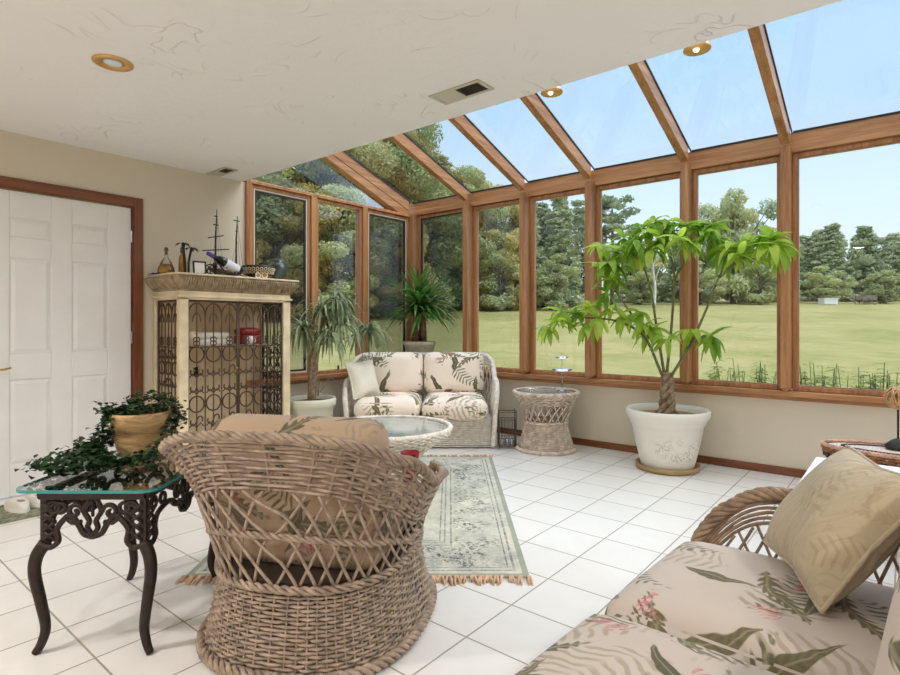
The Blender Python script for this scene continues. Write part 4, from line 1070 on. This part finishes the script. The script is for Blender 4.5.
for y, z in ((-.17, .004), (.19, .005)): b.tube([(-.045, y, z), (.045, y, z)], .005, 6)
b.build('scroll_frame', M['black_metal'], t2, smooth=True)
# model ship behind the bottle
t = thing('model_ship', 'model sailing ship with two bare rigged masts behind the wine bottle', 'model ship', (-4.455, 2.455, ZT))
b = MB()
def hullf(u, v):
    y = -.16+.32*u; w = .036*max(.02, (1-abs(2*u-1)**2.6)); a = PI*v
    return (w*math.cos(a), y, .075+.02*(2*u-1)**2-.05*math.sin(a)*(1-.5*abs(2*u-1)**3))
b.grid(hullf, 17, 9); V = [hullf(u, v) for u in np.linspace(0, 1, 17) for v in (0, 1)]; b.add(V, [(2*i, 2*i+2, 2*i+3, 2*i+1) for i in range(16)])
b.box((-.02, -.06, 0), (.02, -.045, .045)); b.box((-.02, .06, 0), (.02, .075, .045)); b.build('hull', M['bark_dark'], t, smooth=False)
for nm, y, h, yards in (('foremast', -.10, .58, ((.24, .12), (.35, .07), (.45, .025), (.52, .016))), ('mainmast', .085, .55, ((.51, .03), (.42, .010)))):
    b = MB(); b.tube([(0, y, .06), (0, y-.0, .06+h*.5), (0, y+.012, h)], [.008, .0065, .003], 6)
    for z, l in yards:
        b.tube([(.012, y-l, z-.018*(l > .05)), (0.006, y+.004, z), (.0, y+l, z+.018*(l > .05))], .005, 5)
    o = b.build('mast', M['black_metal'], t)
    b = MB()
    for s in (-1, 1): b.tube([(0, y+.01, h*.93), (s*.03, y+.05, .09)], .0012, 4); b.tube([(0, y+.01, h*.6), (s*.03, y-.04, .09)], .0012, 4)
    b.build('rigging', M['bark_dark'], o)
t = thing('orchid_figurine', 'tiny black figure with raised wings above the wine bottle', 'figurine', (-4.36, 2.30, ZT))
b = MB(); b.lathe([(.022, 0), (.012, .01), (.008, .06), (.020, .09), (.016, .12), (.002, .128)], 14); b.build('body', M['black_metal'], t, smooth=True)
b = MB(); leaf(b, (0, -.002, .125), (0, -.35, .9), .05, .022, 0, 4, 'ovate'); leaf(b, (0, .006, .125), (0, .9, .3), .05, .02, .3, 4, 'ovate'); b.build('wings', M['black_metal'], t)
t = thing('carved_bowl', 'carved dark bowl with pale fretwork bands on the cabinet top', 'bowl', (-4.275, 2.64, ZT)); t.scale = (1.25, 1.25, 1.25)
b = MB(); b.lathe([(.002, .001), (.05, .001), (.055, .012), (.095, .045), (.108, .07), (.11, .09), (.102, .092), (.095, .07), (.06, .03), (.002, .02)], 36, caps=False); b.build('bowl_body', M['frame_black'], t, smooth=True)
b = MB()
for k in range(26):
    a = 2*PI*k/26; 
    for j, (r, z) in enumerate(((.098, .045), (.108, .066))):
        c = (r*math.cos(a+j*.12), r*math.sin(a+j*.12), z); s = np.array([-math.sin(a+j*.12), math.cos(a+j*.12), 0]); nn = np.array([math.cos(a+j*.12), math.sin(a+j*.12), 0])
        b.tube([np.array(c)+s*.009*math.cos(q)+np.array([0, 0, .009])*math.sin(q)+nn*(.002+.004*math.sin(q)) for q in np.linspace(0, 2*PI, 10, endpoint=False)], .0025, 4, True)
b.build('fretwork', M['shell'], t, smooth=True)
for k, (y, r) in enumerate(((2.57, .026), (2.63, .031))):
    t = thing('trinket_frame', ('small round cream ring frame, the left of a pair before the carved bowl', 'slightly larger round cream ring frame before the carved bowl, nearer the vase')[k], 'small frame', (-4.165, y, ZT), 0, 'round ring frames on the cabinet')
    b = MB(); b.tube([(0, r*.8*math.cos(a), r+r*.8*math.sin(a)) for a in np.linspace(0, 2*PI, 22, endpoint=False)], r*.22, 7, True); b.build('ring', M['shell'], t, smooth=True)
    b = MB(); b.tube([(.001, 0, r), (-.001, 0, r)], r*.75, 16); b.build('face', M['glass_edge'] if 0 else M['carved'], t)
t = thing('vase', 'glossy dark round vase at the far end of the cabinet top', 'vase', (-4.22, 2.80, ZT)); t.scale = (1.12, 1.12, 1.12)
b = MB(); b.lathe([(.002, .001), (.034, .001), (.05, .03), (.066, .075), (.064, .105), (.045, .13), (.032, .138), (.040, .155), (.034, .154), (.026, .138), (.04, .12)], 36, caps=False); b.build('vase_body', M['dark_glaze'], t, smooth=True)
# objects inside the cabinet
for k, (z, h, w, d) in enumerate(((.981, .05, .30, .26), (1.032, .05, .27, .24))):
    b = rbox(d, w, h, .018, .004, 6); o = b.build('folded_linen', M['linen'], smooth=True, loc=(-4.36, 2.24, z+h/2))
    tag(o, ('larger folded cream linen on the cabinet shelf, under the smaller one', 'smaller folded cream linen, on top of the pile on the cabinet shelf')[k], 'linen', 'folded linens in the cabinet')
t = thing('red_box', 'dark red rounded jewellery box on the cabinet shelf', 'box', (-4.33, 2.57, .981))
b = rbox(.15, .17, .08, .02, .0, 6); b.moved(Matrix.Translation((0, 0, .04))).build('case', M['red'], t, smooth=True)
b = rbox(.155, .175, .05, .022, .012, 6); b.moved(Matrix.Translation((0, 0, .106))).build('lid', M['red'], t, smooth=True)
t = thing('white_cup', 'small white cup in front of the red box inside the cabinet', 'cup', (-4.205, 2.52, .981))
b = MB(); b.lathe([(.002, .001), (.026, .001), (.034, .07), (.031, .07), (.024, .01)], 24, caps=False); b.build('cup_body', M['white_glaze'], t, smooth=True)
b = MB(); b.tube([(0, .033+.018*math.sin(a), .037+.02*math.cos(a)) for a in np.linspace(0, PI, 10)], .004, 6); b.build('handle', M['white_glaze'], t, smooth=True)
t = thing('seashell', 'pale pink seashell on the cabinet shelf behind the near grille', 'seashell', (-4.25, 2.06, .981))
b = MB(); b.sphere((0, 0, .05), .05, 18, (.7, .8, 1)); b.tube([(.0, .05*math.cos(a)*(1-a*.1), .06+.05*math.sin(a)*(1-a*.1)) for a in np.linspace(0, 6, 20)], np.linspace(.016, .004, 20), 7); b.build('shell', M['shell'], t, smooth=True)
t = thing('candle_jar', 'green candle jar low inside the cabinet behind the grille door', 'candle jar', (-4.30, 2.27, .221))
b = MB(); b.lathe([(.002, .001), (.034, .001), (.036, .01), (.036, .09), (.03, .10), (.03, .115), (.002, .116)], 24, caps=False); b.build('jar', M['green_glaze'], t, smooth=True)
b = MB(); b.lathe([(.033, .1165), (.033, .13), (.002, .131)], 24); b.build('lid', M['bark_dark'], t, smooth=True)
# ================================================================ shoes by the door
b = MB(); b.box((-.2, -.42, .001), (.2, .36, .008)); tag(b.build('door_mat', M['mat_green'], loc=(-4.22, .84, 0), bevel=.002), 'mottled green mat on the tiles in front of the white door', 'mat')
def shoe(x, y, rz, label):
    t = thing('shoe', label, 'shoe', (x, y, .0085), rz, 'white shoes on the door mat')
    def sole(u, w): 
        yy = -.125+.25*u; ww = .036+.008*math.sin(PI*u)+.004*math.sin(2*PI*u-1.2); e = max(0, 1-abs(2*u-1)**5)**.5; return ww*e, yy
    V = []; n = 16
    for u in np.linspace(0, 1, n):
        w, yy = sole(u, 0); V += [(-w, yy, 0), (w, yy, 0), (w, yy, .022), (-w, yy, .022)]
    F = [(4*i+a, 4*i+(a+1) % 4, 4*i+4+(a+1) % 4, 4*i+4+a) for i in range(n-1) for a in range(4)]
    b = MB(); b.add(V, F); b.build('sole', M['shoe_sole'], t, smooth=False)
    b = MB()
    def upf(u, v):
        w, yy = sole(.02+.96*u, 0); a = PI*v; hh = .055*smooth(0, .12, u)*(1-smooth(.45, 1.0, u)*.62)
        return (w*.95*math.cos(a), yy, .022+(hh)*abs(math.sin(a))**.6*(1 if not (.06 < u < .42 and .28 < v < .72) else .72))
    b.grid(upf, 18, 13); b.build('upper', M['shoe_white'], t, smooth=True)
    b = MB(); b.sphere((0, -.055, .058), .02, 12, (1.0, 1.9, .4)); b.build('insole', M['shoe_in'], t, smooth=True)
    b = MB(); b.tube([(-.038, .0, .045), (-.02, .005, .068), (.02, .005, .068), (.038, .0, .045)], .007, 6); b.build('strap', M['shoe_white'], t, smooth=True)
shoe(-4.245, .965, PI/2+.15, 'white strapped shoe on the door mat, cut by the photo edge')
shoe(-4.29, 1.075, PI/2+.05, 'white strapped shoe on the door mat, the one nearer the cabinet')
# ================================================================ by the loveseat: wire basket; glass stand
M['wicker_pink'] = plain('wicker_rose_brown', (204, 160, 136), .55, var=.2, scale=30)
M['rattan'] = plain('rattan_gold', (192, 152, 104), .5, var=.25, scale=30)
M['wire'] = plain('basket_wire', (96, 86, 78), .4, metal=.5)
t = thing('wire_basket', 'small dark wire basket on the floor between pale loveseat and hourglass table', 'basket', W(.53, 5.18), YAW); t.scale = (.88, .88, 1)
b = MB(); rr_ = lambda z, w: [(-w, -w*.75, z), (w, -w*.75, z), (w, w*.75, z), (-w, w*.75, z)]
for z, w in ((.02, .085), (.10, .088), (.27, .09), (.34, .09)): b.tube(rr_(z, w), .004, 5, True)
for k in range(6):
    x = -.085+.17*k/5
    for s in (-1, 1): b.tube([(x, s*.065, .02), (x, s*.068, .27)], .003, 5)
for k in range(4):
    y = -.06+.12*k/3
    for s in (-1, 1): b.tube([(s*.086, y, .02), (s*.09, y, .27)], .003, 5)
    b.tube([(-.085, y, .02), (.085, y, .02)], .003, 5)
for sx in (-1, 1):
    for sy in (-1, 1): b.tube([(sx*.09, sy*.068, .0), (sx*.09, sy*.068, .36)], .0045, 6)
b.build('wire_frame', M['wire'], t)
for k, x in enumerate((-.046, .0, .046)):
    q = W(.53+x, 5.165+(.02 if k == 1 else 0), 0)
    t = thing('ornament_ball', ('silver glass ball in the wire basket, the one by the loveseat', 'silver glass ball in the wire basket, middle of three', 'silver glass ball in the wire basket, the one by the hourglass table')[k], 'ornament', (q[0], q[1], .025), 0, 'silver balls in the wire basket')
    b = MB(); b.sphere((0, 0, .032), .0225, 20, (1, 1, 1.4)); b.build('ball', M['silver'], t, smooth=True)
    b = MB(); b.lathe([(.008, .061), (.008, .072), (.003, .074)], 12); b.build('cap', M['brass'], t)
q = onY(563, 383, 4.62); t = thing('glass_stand', 'clear glass tiered stand on top of the hourglass wicker table', 'glass stand', (q[0]+.0, 4.60, .5385))
b = MB(); b.lathe([(.045, 0), (.045, .006), (.012, .014), (.006, .03), (.006, .185)], 28); b.build('stem', M['glass_clear'], t, smooth=True)
for r, z in ((.095, .185), (.06, .30)):
    b = MB(); b.lathe([(.004, z), (r*.8, z), (r, z+.012), (r*.98, z+.016), (r*.78, z+.006), (.004, z+.006)], 36); b.build('tier', M['glass_clear'], t, smooth=True)
b = MB(); b.tube([(0, 0, .191), (0, 0, .30)], .005, 8); b.tube([(0, 0, .306), (0, 0, .35)], [.005, .002], 8); b.build('upper_stem', M['glass_clear'], t, smooth=True)
# ================================================================ right edge: white table, woven tray table, rattan ball
t = thing('white_table', 'low white rectangular side table behind the foreground loveseat\'s arm', 'table', (.18, 2.90, 0))
b = MB(); b.box((-.52, -.345, .478), (.52, .345, .502)); b.build('table_top', M['white_lam'], t, bevel=.004)
b = MB(); b.box((-.47, -.30, .40), (.47, .30, .478)); b.build('apron', M['white_lam'], t, bevel=.003)
for sx in (-1, 1):
    for sy in (-1, 1):
        b = MB(); b.box((sx*.45-.02, sy*.28-.02, 0), (sx*.45+.02, sy*.28+.02, .40)); b.build('leg', M['white_lam'], t, bevel=.003)
t = thing('tray_table', 'oval red-brown woven tray table with pale lattice top under the windows', 'table', (.10, 3.64, 0))
def ov(a, b_, z): return lambda s, q=None: (a*math.cos(2*PI*s), b_*math.sin(2*PI*s), z)
Ax, By, ZW = .465, .205, .505
b = MB(); b.prism([ov(Ax-.04, By-.04, 0)(k/48)[:2] for k in range(48)], 2, ZW-.012, ZW-.004); b.build('inlay', M['inlay'], t)
b = MB(); b.tube([ov(Ax-.10, By-.09, ZW-.0025)(k/60) for k in range(60)], .006, 5, True); b.build('inlay_line', M['frame_black'], t, smooth=True)
braid([ov(Ax-.012, By-.012, ZW)(k/90) for k in range(90)], .007, .0065, 3, .05, True).build('rim_braid', M['wicker_pink'], t, smooth=True)
Sx = lambda s, q: ((Ax-.015-.10*(1-q)**1.6)*math.cos(2*PI*s), (By-.015-.07*(1-q)**1.6)*math.sin(2*PI*s), ZW-.145+.135*q)
weave(Sx, 60, 9, .006, .0072, 3, True).build('side_weave', M['wicker_red'], t, smooth=True); stakes(Sx, 60, .0055, True).build('side_stakes', M['wicker_red'], t, smooth=True)
b = MB()
for k in range(22):
    s = k/22; p = np.array(Sx(s, .72)); q = np.array(Sx(s+.001, .72))-p; q /= np.linalg.norm(q); n = np.array([p[0]/Ax**2, p[1]/By**2, 0]); n /= np.linalg.norm(n); p = p+n*.012
    b.add([p-q*.020, p-[0, 0, .020], p+q*.020, p+[0, 0, .020], p-q*.02-n*.012, p-[0, 0, .02]-n*.012, p+q*.02-n*.012, p+[0, 0, .02]-n*.012], [(0, 1, 2, 3), (7, 6, 5, 4), (0, 4, 5, 1), (1, 5, 6, 2), (2, 6, 7, 3), (3, 7, 4, 0)])
b.build('diamond_band', M['frame_black'], t)
for sx in (-1, 1):
    for sy in (-1, 1):
        b = MB(); b.tube([(sx*.26, sy*.08, ZW-.14), (sx*.31, sy*.13, .0)], .014, 8); b.build('leg', M['wicker_red'], t, smooth=True)
t = thing('rattan_ball', 'woven rattan ball on a thin stand with black foot on the tray table', 'ornament', (-.03, 3.70, ZW+.002))
b = MB(); b.lathe([(.055, 0), (.058, .012), (.03, .04), (.012, .05), (.002, .052)], 24); b.build('foot', M['frame_black'], t, smooth=True)
b = MB(); b.tube([(0, 0, .05), (0, 0, .20)], .005, 8); b.build('stem', M['frame_black'], t, smooth=True)
b = MB()
for k in range(16):
    n = rdir(); u = np.cross(n, rdir()); u /= np.linalg.norm(u); v = np.cross(n, u)
    b.tube([np.array([0, 0, .262])+.056*(u*math.cos(a)+v*math.sin(a)) for a in np.linspace(0, 2*PI, 28, endpoint=False)], .005, 5, True)
b.build('woven_sphere', M['rattan'], t, smooth=True)
# ================================================================ outside
def gz(x, y): v = -FW[0]*0+FW[0]*x+FW[1]*y; return -.10+.077*max(0., v-8)
b = MB()
gx = np.concatenate([np.linspace(-90, -10, 21), np.linspace(-8, 20, 15), np.linspace(25, 70, 10)]); gy = np.concatenate([[-12, -6, 0, 4], np.linspace(5.1, 20, 12), np.linspace(24, 110, 23)])
V = [(x, y, gz(x, y)-.04) for x in gx for y in gy]; n = len(gy)
F = [(i*n+j, (i+1)*n+j, (i+1)*n+j+1, i*n+j+1) for i in range(len(gx)-1) for j in range(n-1) if not (gx[i] > XL-.3 and gx[i+1] < 9 and gy[j+1] < 5.1) and not (gx[i+1] > XL-.2 and gy[j+1] < 5.1)]
b.add(V, F); struct(b.build('lawn', M['lawn'], smooth=True))
def cards(b, c, r, n, sz, flat=1.0):
    """n leaf sprays scattered through a blob of radius r"""
    D = RNG.normal(size=(n, 3)); D /= np.linalg.norm(D, axis=1)[:, None]; R = r*(.45+.55*RNG.random(n)**.5)
    P = np.array(c)+D*R[:, None]*np.array([1, 1, flat]); A = RNG.normal(size=(n, 3)); A /= np.linalg.norm(A, axis=1)[:, None]
    B = np.cross(A, D+RNG.normal(0, .5, (n, 3))); B /= np.maximum(np.linalg.norm(B, axis=1), 1e-6)[:, None]
    s = sz*(.6+.8*RNG.random(n))[:, None]
    V = np.stack([P-A*s, P-B*s*.45+A*s*.1, P+A*s, P+B*s*.45+A*s*.1], 1).reshape(-1, 3)
    b.add(V, [(4*i, 4*i+1, 4*i+2, 4*i+3) for i in range(n)])
def tree_parts(kind, seed, fine):
    """crown and trunk of a tree one unit tall"""
    global RNG
    keep = RNG; nf, sf = (4, .5) if fine else (1, 1); RNG = np.random.default_rng(seed); rg = random.Random(seed); cr = MB(); tk = MB()
    if kind == 'broad':
        tk.tube([(0, 0, 0), (.01, 0, .25), (0, .01, .6)], [.028, .02, .008], 7)
        for k in range(40):
            z = rg.uniform(.05, .95); w = .36*math.sin(PI*min(.98, max(.22, (z-.02)/1.0)))**.7; a = rg.uniform(0, 6.28); r = w*rg.uniform(.3, 1)
            c = (r*math.cos(a), r*math.sin(a), z)
            tk.tube([(0, 0, max(.1, z-.22)), c], [.008, .003], 4); cards(cr, c, rg.uniform(.06, .12), 210*nf, .021*sf, .8)
    elif kind == 'pine':
        tk.tube([(0, 0, 0), (.004, 0, .5), (0, 0, .98)], [.018, .012, .003], 7)
        z = .04
        while z < .97:
            w = (.22*(1-z)**.75+.02)*rg.uniform(.7, 1.15); m = 7
            for k in range(m):
                a = 2*PI*k/m+rg.uniform(-.5, .5); r = w*rg.uniform(.6, 1.1)
                for q in (.45, .95): cards(cr, (r*q*math.cos(a), r*q*math.sin(a), z+.02*(1-q)+rg.uniform(-.015, .015)), .030+.02*(1-z), 42*nf, .017*sf, .5)
                tk.tube([(0, 0, z), (r*math.cos(a), r*math.sin(a), z+.01)], [.004, .001], 4)
            z += .036
    else:       # thin tall pine with an open crown
        tk.tube([(0, 0, 0), (.006, 0, .5), (0, 0, .96)], [.014, .010, .003], 7)
        for k in range(40):
            z = rg.uniform(.3, .98); w = .17*math.sin(PI*min(.97, (z-.2)/.85))**.8; a = rg.uniform(0, 6.28); r = w*rg.uniform(.4, 1.1); c = (r*math.cos(a), r*math.sin(a), z)
            tk.tube([(0, 0, z-.03), c], [.005, .002], 4); cards(cr, c, rg.uniform(.03, .055), 90*nf, .016*sf, .6)
    RNG = keep
    return cr, tk
MESH = {}
def tree(px, v, top, kind, fol, label, wide=1.0, seed=0, group='trees behind the lawn'):
    """a tree v metres in front of the house whose top reaches picture height top"""
    u = (px-450)*v/FPX; x, y, _ = W(u, v); z0 = gz(x, y)-.05; h = CAMH+(HOR-top)*v/FPX-z0
    fine = group[0] == 'w'; key = (kind, fol, seed % 2, fine)
    t = thing(kind+'_tree' if kind != 'thin' else 'tall_pine_tree', label, 'tree', (x, y, z0), random.uniform(0, 6.28), group)
    t.scale = (h*wide, h*wide, h)
    if key not in MESH:
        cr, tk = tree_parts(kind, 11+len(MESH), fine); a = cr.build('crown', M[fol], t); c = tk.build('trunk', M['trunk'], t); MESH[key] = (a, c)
    else:
        for o in MESH[key]: c = o.copy(); C.objects.link(c); c.parent = t
K = 0
# near woods seen through the left windows and the low end of the roof
near = [(225, 11, 60, 'broad', 'fol_a', 1.1), (262, 12.5, 95, 'broad', 'fol_a', 1.0), (292, 14, 120, 'broad', 'fol_c', .95), (322, 13, 100, 'broad', 'fol_a', 1.0), (352, 16, 110, 'broad', 'fol_c', .9), (384, 15, 120, 'broad', 'fol_a', 1.0),
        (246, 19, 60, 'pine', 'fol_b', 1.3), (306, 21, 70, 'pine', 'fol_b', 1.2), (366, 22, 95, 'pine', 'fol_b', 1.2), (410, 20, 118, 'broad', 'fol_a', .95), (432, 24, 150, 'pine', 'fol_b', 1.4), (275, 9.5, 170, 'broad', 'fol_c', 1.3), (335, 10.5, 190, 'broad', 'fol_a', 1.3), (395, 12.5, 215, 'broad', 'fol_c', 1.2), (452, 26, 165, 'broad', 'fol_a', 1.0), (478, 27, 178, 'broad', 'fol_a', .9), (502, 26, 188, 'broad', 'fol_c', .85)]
near = [(px, v*.7+20, tp, kd, fo, wd) for px, v, tp, kd, fo, wd in near]
for k, (px, v, tp, kd, fo, wd) in enumerate(near):
    col = {'fol_a': 'green', 'fol_b': 'dark evergreen', 'fol_c': 'yellow-green'}[fo]
    zone = lambda p: 0 if p < 310 else 1 if p < 362 else 2 if p < 412 else 3 if p < 465 else 4
    where = ('first left window', 'second left window', 'third left window', 'corner window facing the lawn', 'second back window')[zone(px)]
    same = sorted(q[0] for q in near if zone(q[0]) == zone(px)); nth = 'first second third fourth fifth sixth seventh'.split()[same.index(px)]
    size = 'low' if tp > 165 and px < 420 else 'tall'
    tree(px, v, tp, kd, fo, '%s %s %s tree, %s from the left outside the %s' % (size, col, 'broadleaf' if kd == 'broad' else 'conifer', nth, where), wd, k, 'woods outside the left windows')
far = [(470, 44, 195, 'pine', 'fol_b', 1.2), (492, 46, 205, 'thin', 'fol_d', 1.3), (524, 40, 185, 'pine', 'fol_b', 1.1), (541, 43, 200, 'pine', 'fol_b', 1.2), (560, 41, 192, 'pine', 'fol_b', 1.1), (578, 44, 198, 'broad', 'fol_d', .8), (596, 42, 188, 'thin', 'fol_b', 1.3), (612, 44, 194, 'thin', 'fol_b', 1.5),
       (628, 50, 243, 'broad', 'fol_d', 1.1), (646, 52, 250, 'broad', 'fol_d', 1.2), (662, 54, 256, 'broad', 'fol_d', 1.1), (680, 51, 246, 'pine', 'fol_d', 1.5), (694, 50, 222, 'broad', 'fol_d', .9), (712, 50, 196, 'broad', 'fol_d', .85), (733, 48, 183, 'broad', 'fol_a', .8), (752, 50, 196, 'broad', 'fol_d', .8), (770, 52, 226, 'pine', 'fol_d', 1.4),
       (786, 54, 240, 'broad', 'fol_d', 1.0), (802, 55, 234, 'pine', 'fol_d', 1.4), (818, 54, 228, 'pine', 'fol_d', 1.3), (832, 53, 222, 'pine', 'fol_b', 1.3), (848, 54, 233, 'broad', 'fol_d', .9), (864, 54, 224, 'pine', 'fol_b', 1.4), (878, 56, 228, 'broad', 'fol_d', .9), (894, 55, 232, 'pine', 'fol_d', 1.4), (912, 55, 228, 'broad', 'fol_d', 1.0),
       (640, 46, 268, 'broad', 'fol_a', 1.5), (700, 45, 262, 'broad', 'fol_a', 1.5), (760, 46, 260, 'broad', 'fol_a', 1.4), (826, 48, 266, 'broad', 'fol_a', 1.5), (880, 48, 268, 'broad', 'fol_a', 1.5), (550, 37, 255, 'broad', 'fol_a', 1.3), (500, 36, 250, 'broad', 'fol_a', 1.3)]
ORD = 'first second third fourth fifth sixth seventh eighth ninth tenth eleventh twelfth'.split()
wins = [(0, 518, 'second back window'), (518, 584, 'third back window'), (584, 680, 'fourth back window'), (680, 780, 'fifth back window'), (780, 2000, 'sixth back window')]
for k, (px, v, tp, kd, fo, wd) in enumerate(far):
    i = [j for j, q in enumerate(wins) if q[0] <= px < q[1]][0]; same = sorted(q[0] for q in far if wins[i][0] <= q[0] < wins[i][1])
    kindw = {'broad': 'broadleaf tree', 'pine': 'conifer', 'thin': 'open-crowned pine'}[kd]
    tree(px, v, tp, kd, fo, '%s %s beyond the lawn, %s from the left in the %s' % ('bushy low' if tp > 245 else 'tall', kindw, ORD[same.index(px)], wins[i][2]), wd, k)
# birch, well box and old cart at the edge of the woods
def outp(px, v): x, y, _ = W((px-450)*v/FPX, v); return (x, y, gz(x, y)-.04)
t = thing('birch_tree', 'slender white-trunked birch at the edge of the woods, behind the money tree', 'tree', outp(654, 42)); t.scale = (.7, .7, .7)
b = MB(); b.tube(bez([(0, 0, 0), (.1, 0, 2.2), (-.1, 0, 4.2), (.1, 0, 6.2)], 5), np.linspace(.19, .05, 16), 8); b.tube([(0, 0, 2.6), (.7, 0, 4.4)], [.09, .03], 6); b.build('trunk', M['birch'], t, smooth=True)
b = MB()
for c in ((.1, 0, 6.2), (.7, 0, 4.6), (-.4, .2, 5.2), (.4, -.2, 6.8)): cards(b, c, .7, 60, .14)
b.build('crown', M['fol_c'], t)
t = thing('well_box', 'small white box shed at the far edge of the lawn', 'shed', outp(828, 46), YAW)
b = MB(); b.box((-.55, -.4, 0), (.55, .4, .45)); b.build('box_body', M['white_paint'], t); b = MB(); b.box((-.6, -.45, .45), (.6, .45, .52)); b.build('lid', M['white_paint'], t)
t = thing('farm_cart', 'small grey wooden cart at the far edge of the lawn', 'cart', outp(866, 46), YAW)
b = MB(); b.box((-.6, -.4, .35), (.6, .4, .42))
for s in (-1, 1): b.box((-.6, s*.4-.03, .42), (.6, s*.4+.03, .75))
b.build('bed', M['rust'], t)
for sx in (-.4, .4):
    b = MB(); b.tube([(sx, -.45, .2), (sx, .45, .2)], .03, 6); [b.tube([(sx+.2*math.cos(a), s*.44, .2+.2*math.sin(a)) for a in np.linspace(0, 2*PI, 16, endpoint=False)], .03, 5, True) for s in (-1, 1)]; b.build('wheels', M['rust'], t)
# small plants right outside the windows
SP = [(600, 8.2, 381), (716, 6.8, 362), (735, 6.4, 366), (752, 6.2, 358), (768, 6.2, 362), (806, 5.9, 364), (822, 6.0, 360), (838, 6.3, 370), (862, 5.8, 366), (878, 5.7, 360), (893, 5.8, 364)]
for k, (px, Y, tp) in enumerate(SP):
    p = onY(px, tp, Y+.5); z0 = gz(p[0], p[1])-.04; h = p[2]-z0
    nth = ORD[k-1] if k else ''
    t = thing('garden_plant', ('leafy garden plant close outside the glass, %s from the left of the row' % nth) if k else 'single weed on the lawn outside the fourth back window', 'plant', (p[0], p[1], z0), random.uniform(0, 6), 'garden plants under the windows')
    b = MB(); g = MB()
    for j in range(9):
        a = random.uniform(0, 6.28); r = random.uniform(.02, .16); tip = (r*1.6*math.cos(a), r*1.6*math.sin(a), h*random.uniform(.75, 1))
        g.tube([(r*math.cos(a), r*math.sin(a), 0), (r*1.2*math.cos(a), r*1.2*math.sin(a), h*.5), tip], [.006, .005, .003], 5)
        for q in range(16):
            s = random.uniform(.35, 1.0); c = np.array([r*(1+.6*s)*math.cos(a), r*(1+.6*s)*math.sin(a), tip[2]*s]); aa = random.uniform(0, 6.28); leaf(b, c, (math.cos(aa), math.sin(aa), .35), random.uniform(.07, .12), .04, .8, 3, 'ovate')
    g.build('stems', M['stem_green'], t); b.build('leaves', M['fol_s'], t)
# ================================================================ light
w = bpy.data.worlds.new('World'); bpy.context.scene.world = w; w.use_nodes = True; nt = w.node_tree; nt.nodes.clear()
out = nt.nodes.new('ShaderNodeOutputWorld'); bg = nt.nodes.new('ShaderNodeBackground'); tc = nt.nodes.new('ShaderNodeTexCoord'); sp = nt.nodes.new('ShaderNodeSeparateXYZ')
nt.links.new(tc.outputs['Generated'], sp.inputs[0])
def wr(stops, interp='EASE'):
    r = nt.nodes.new('ShaderNodeValToRGB'); e = r.color_ramp; e.interpolation = interp
    while len(e.elements) < len(stops): e.elements.new(.5)
    for x, (p, c) in zip(e.elements, stops): x.position = p; x.color = c
    return r
SKYC = wr([(0.0, lin((170, 176, 150))), (.02, lin((228, 238, 246))), (.16, lin((214, 232, 250))), (.34, lin((186, 218, 250))), (.52, lin((176, 212, 250))), (.72, lin((226, 236, 248)))], 'LINEAR')
nt.links.new(sp.outputs[2], SKYC.inputs[0])
STR = wr([(0.0, (.85,)*3+(1,)), (.50, (.92,)*3+(1,)), (.72, (1, 1, 1, 1))], 'LINEAR')
ST = nt.nodes.new('ShaderNodeMapRange'); ST.inputs[1].default_value = .50; ST.inputs[2].default_value = .80; ST.inputs[3].default_value = 1.0; ST.inputs[4].default_value = 2.5   # sky overhead, above the visible part, brightened to light the room
nt.links.new(sp.outputs[2], ST.inputs[0])
nt.links.new(SKYC.outputs[0], bg.inputs[0]); nt.links.new(ST.outputs[0], bg.inputs[1]); nt.links.new(bg.outputs[0], out.inputs[0])
# added ceiling fill lamps out of view, without fixtures, to brighten the room
for k, (x, y) in enumerate(((-3.1, -1.2), (-.6, -1.4), (1.3, -1.0), (1.3, 1.0), (-2.5, -.5))):
    L = bpy.data.lights.new('fill_lamp', 'AREA'); L.shape = 'DISK'; L.size = .14; L.energy = 18; L.color = (1, .975, .955); L.spread = math.radians(170)
    o = bpy.data.objects.new('fill_lamp', L); C.objects.link(o); o.location = (x, y, ZC-.015)
S = bpy.data.lights.new('hazy_sun', 'SUN'); S.energy = 1.7; S.angle = math.radians(40); S.color = (1, .97, .92)
o = bpy.data.objects.new('hazy_sun', S); C.objects.link(o); o.rotation_euler = Vector((.62, .38, .68)).to_track_quat('Z', 'Y').to_euler()
# ================================================================ camera
cam = bpy.data.cameras.new('Camera'); co = bpy.data.objects.new('Camera', cam); C.objects.link(co)
co.location = (0, 0, CAMH); co.rotation_euler = (PI/2, 0, YAW)
cam.sensor_width = 36; cam.lens = FPX/900*36; cam.shift_y = -(337.5-HOR)/900; cam.clip_start = .02; cam.clip_end = 400
sc = bpy.context.scene; sc.camera = co
sc.view_settings.view_transform = 'Standard'; sc.view_settings.look = 'None'; sc.view_settings.gamma = 1; sc.view_settings.use_curve_mapping = False
sc.view_settings.exposure = 0.34
cy = sc.cycles; cy.use_denoising = True; cy.max_bounces = 10; cy.diffuse_bounces = 5; cy.transparent_max_bounces = 24; cy.sample_clamp_indirect = 6; cy.caustics_reflective = False; cy.caustics_refractive = False
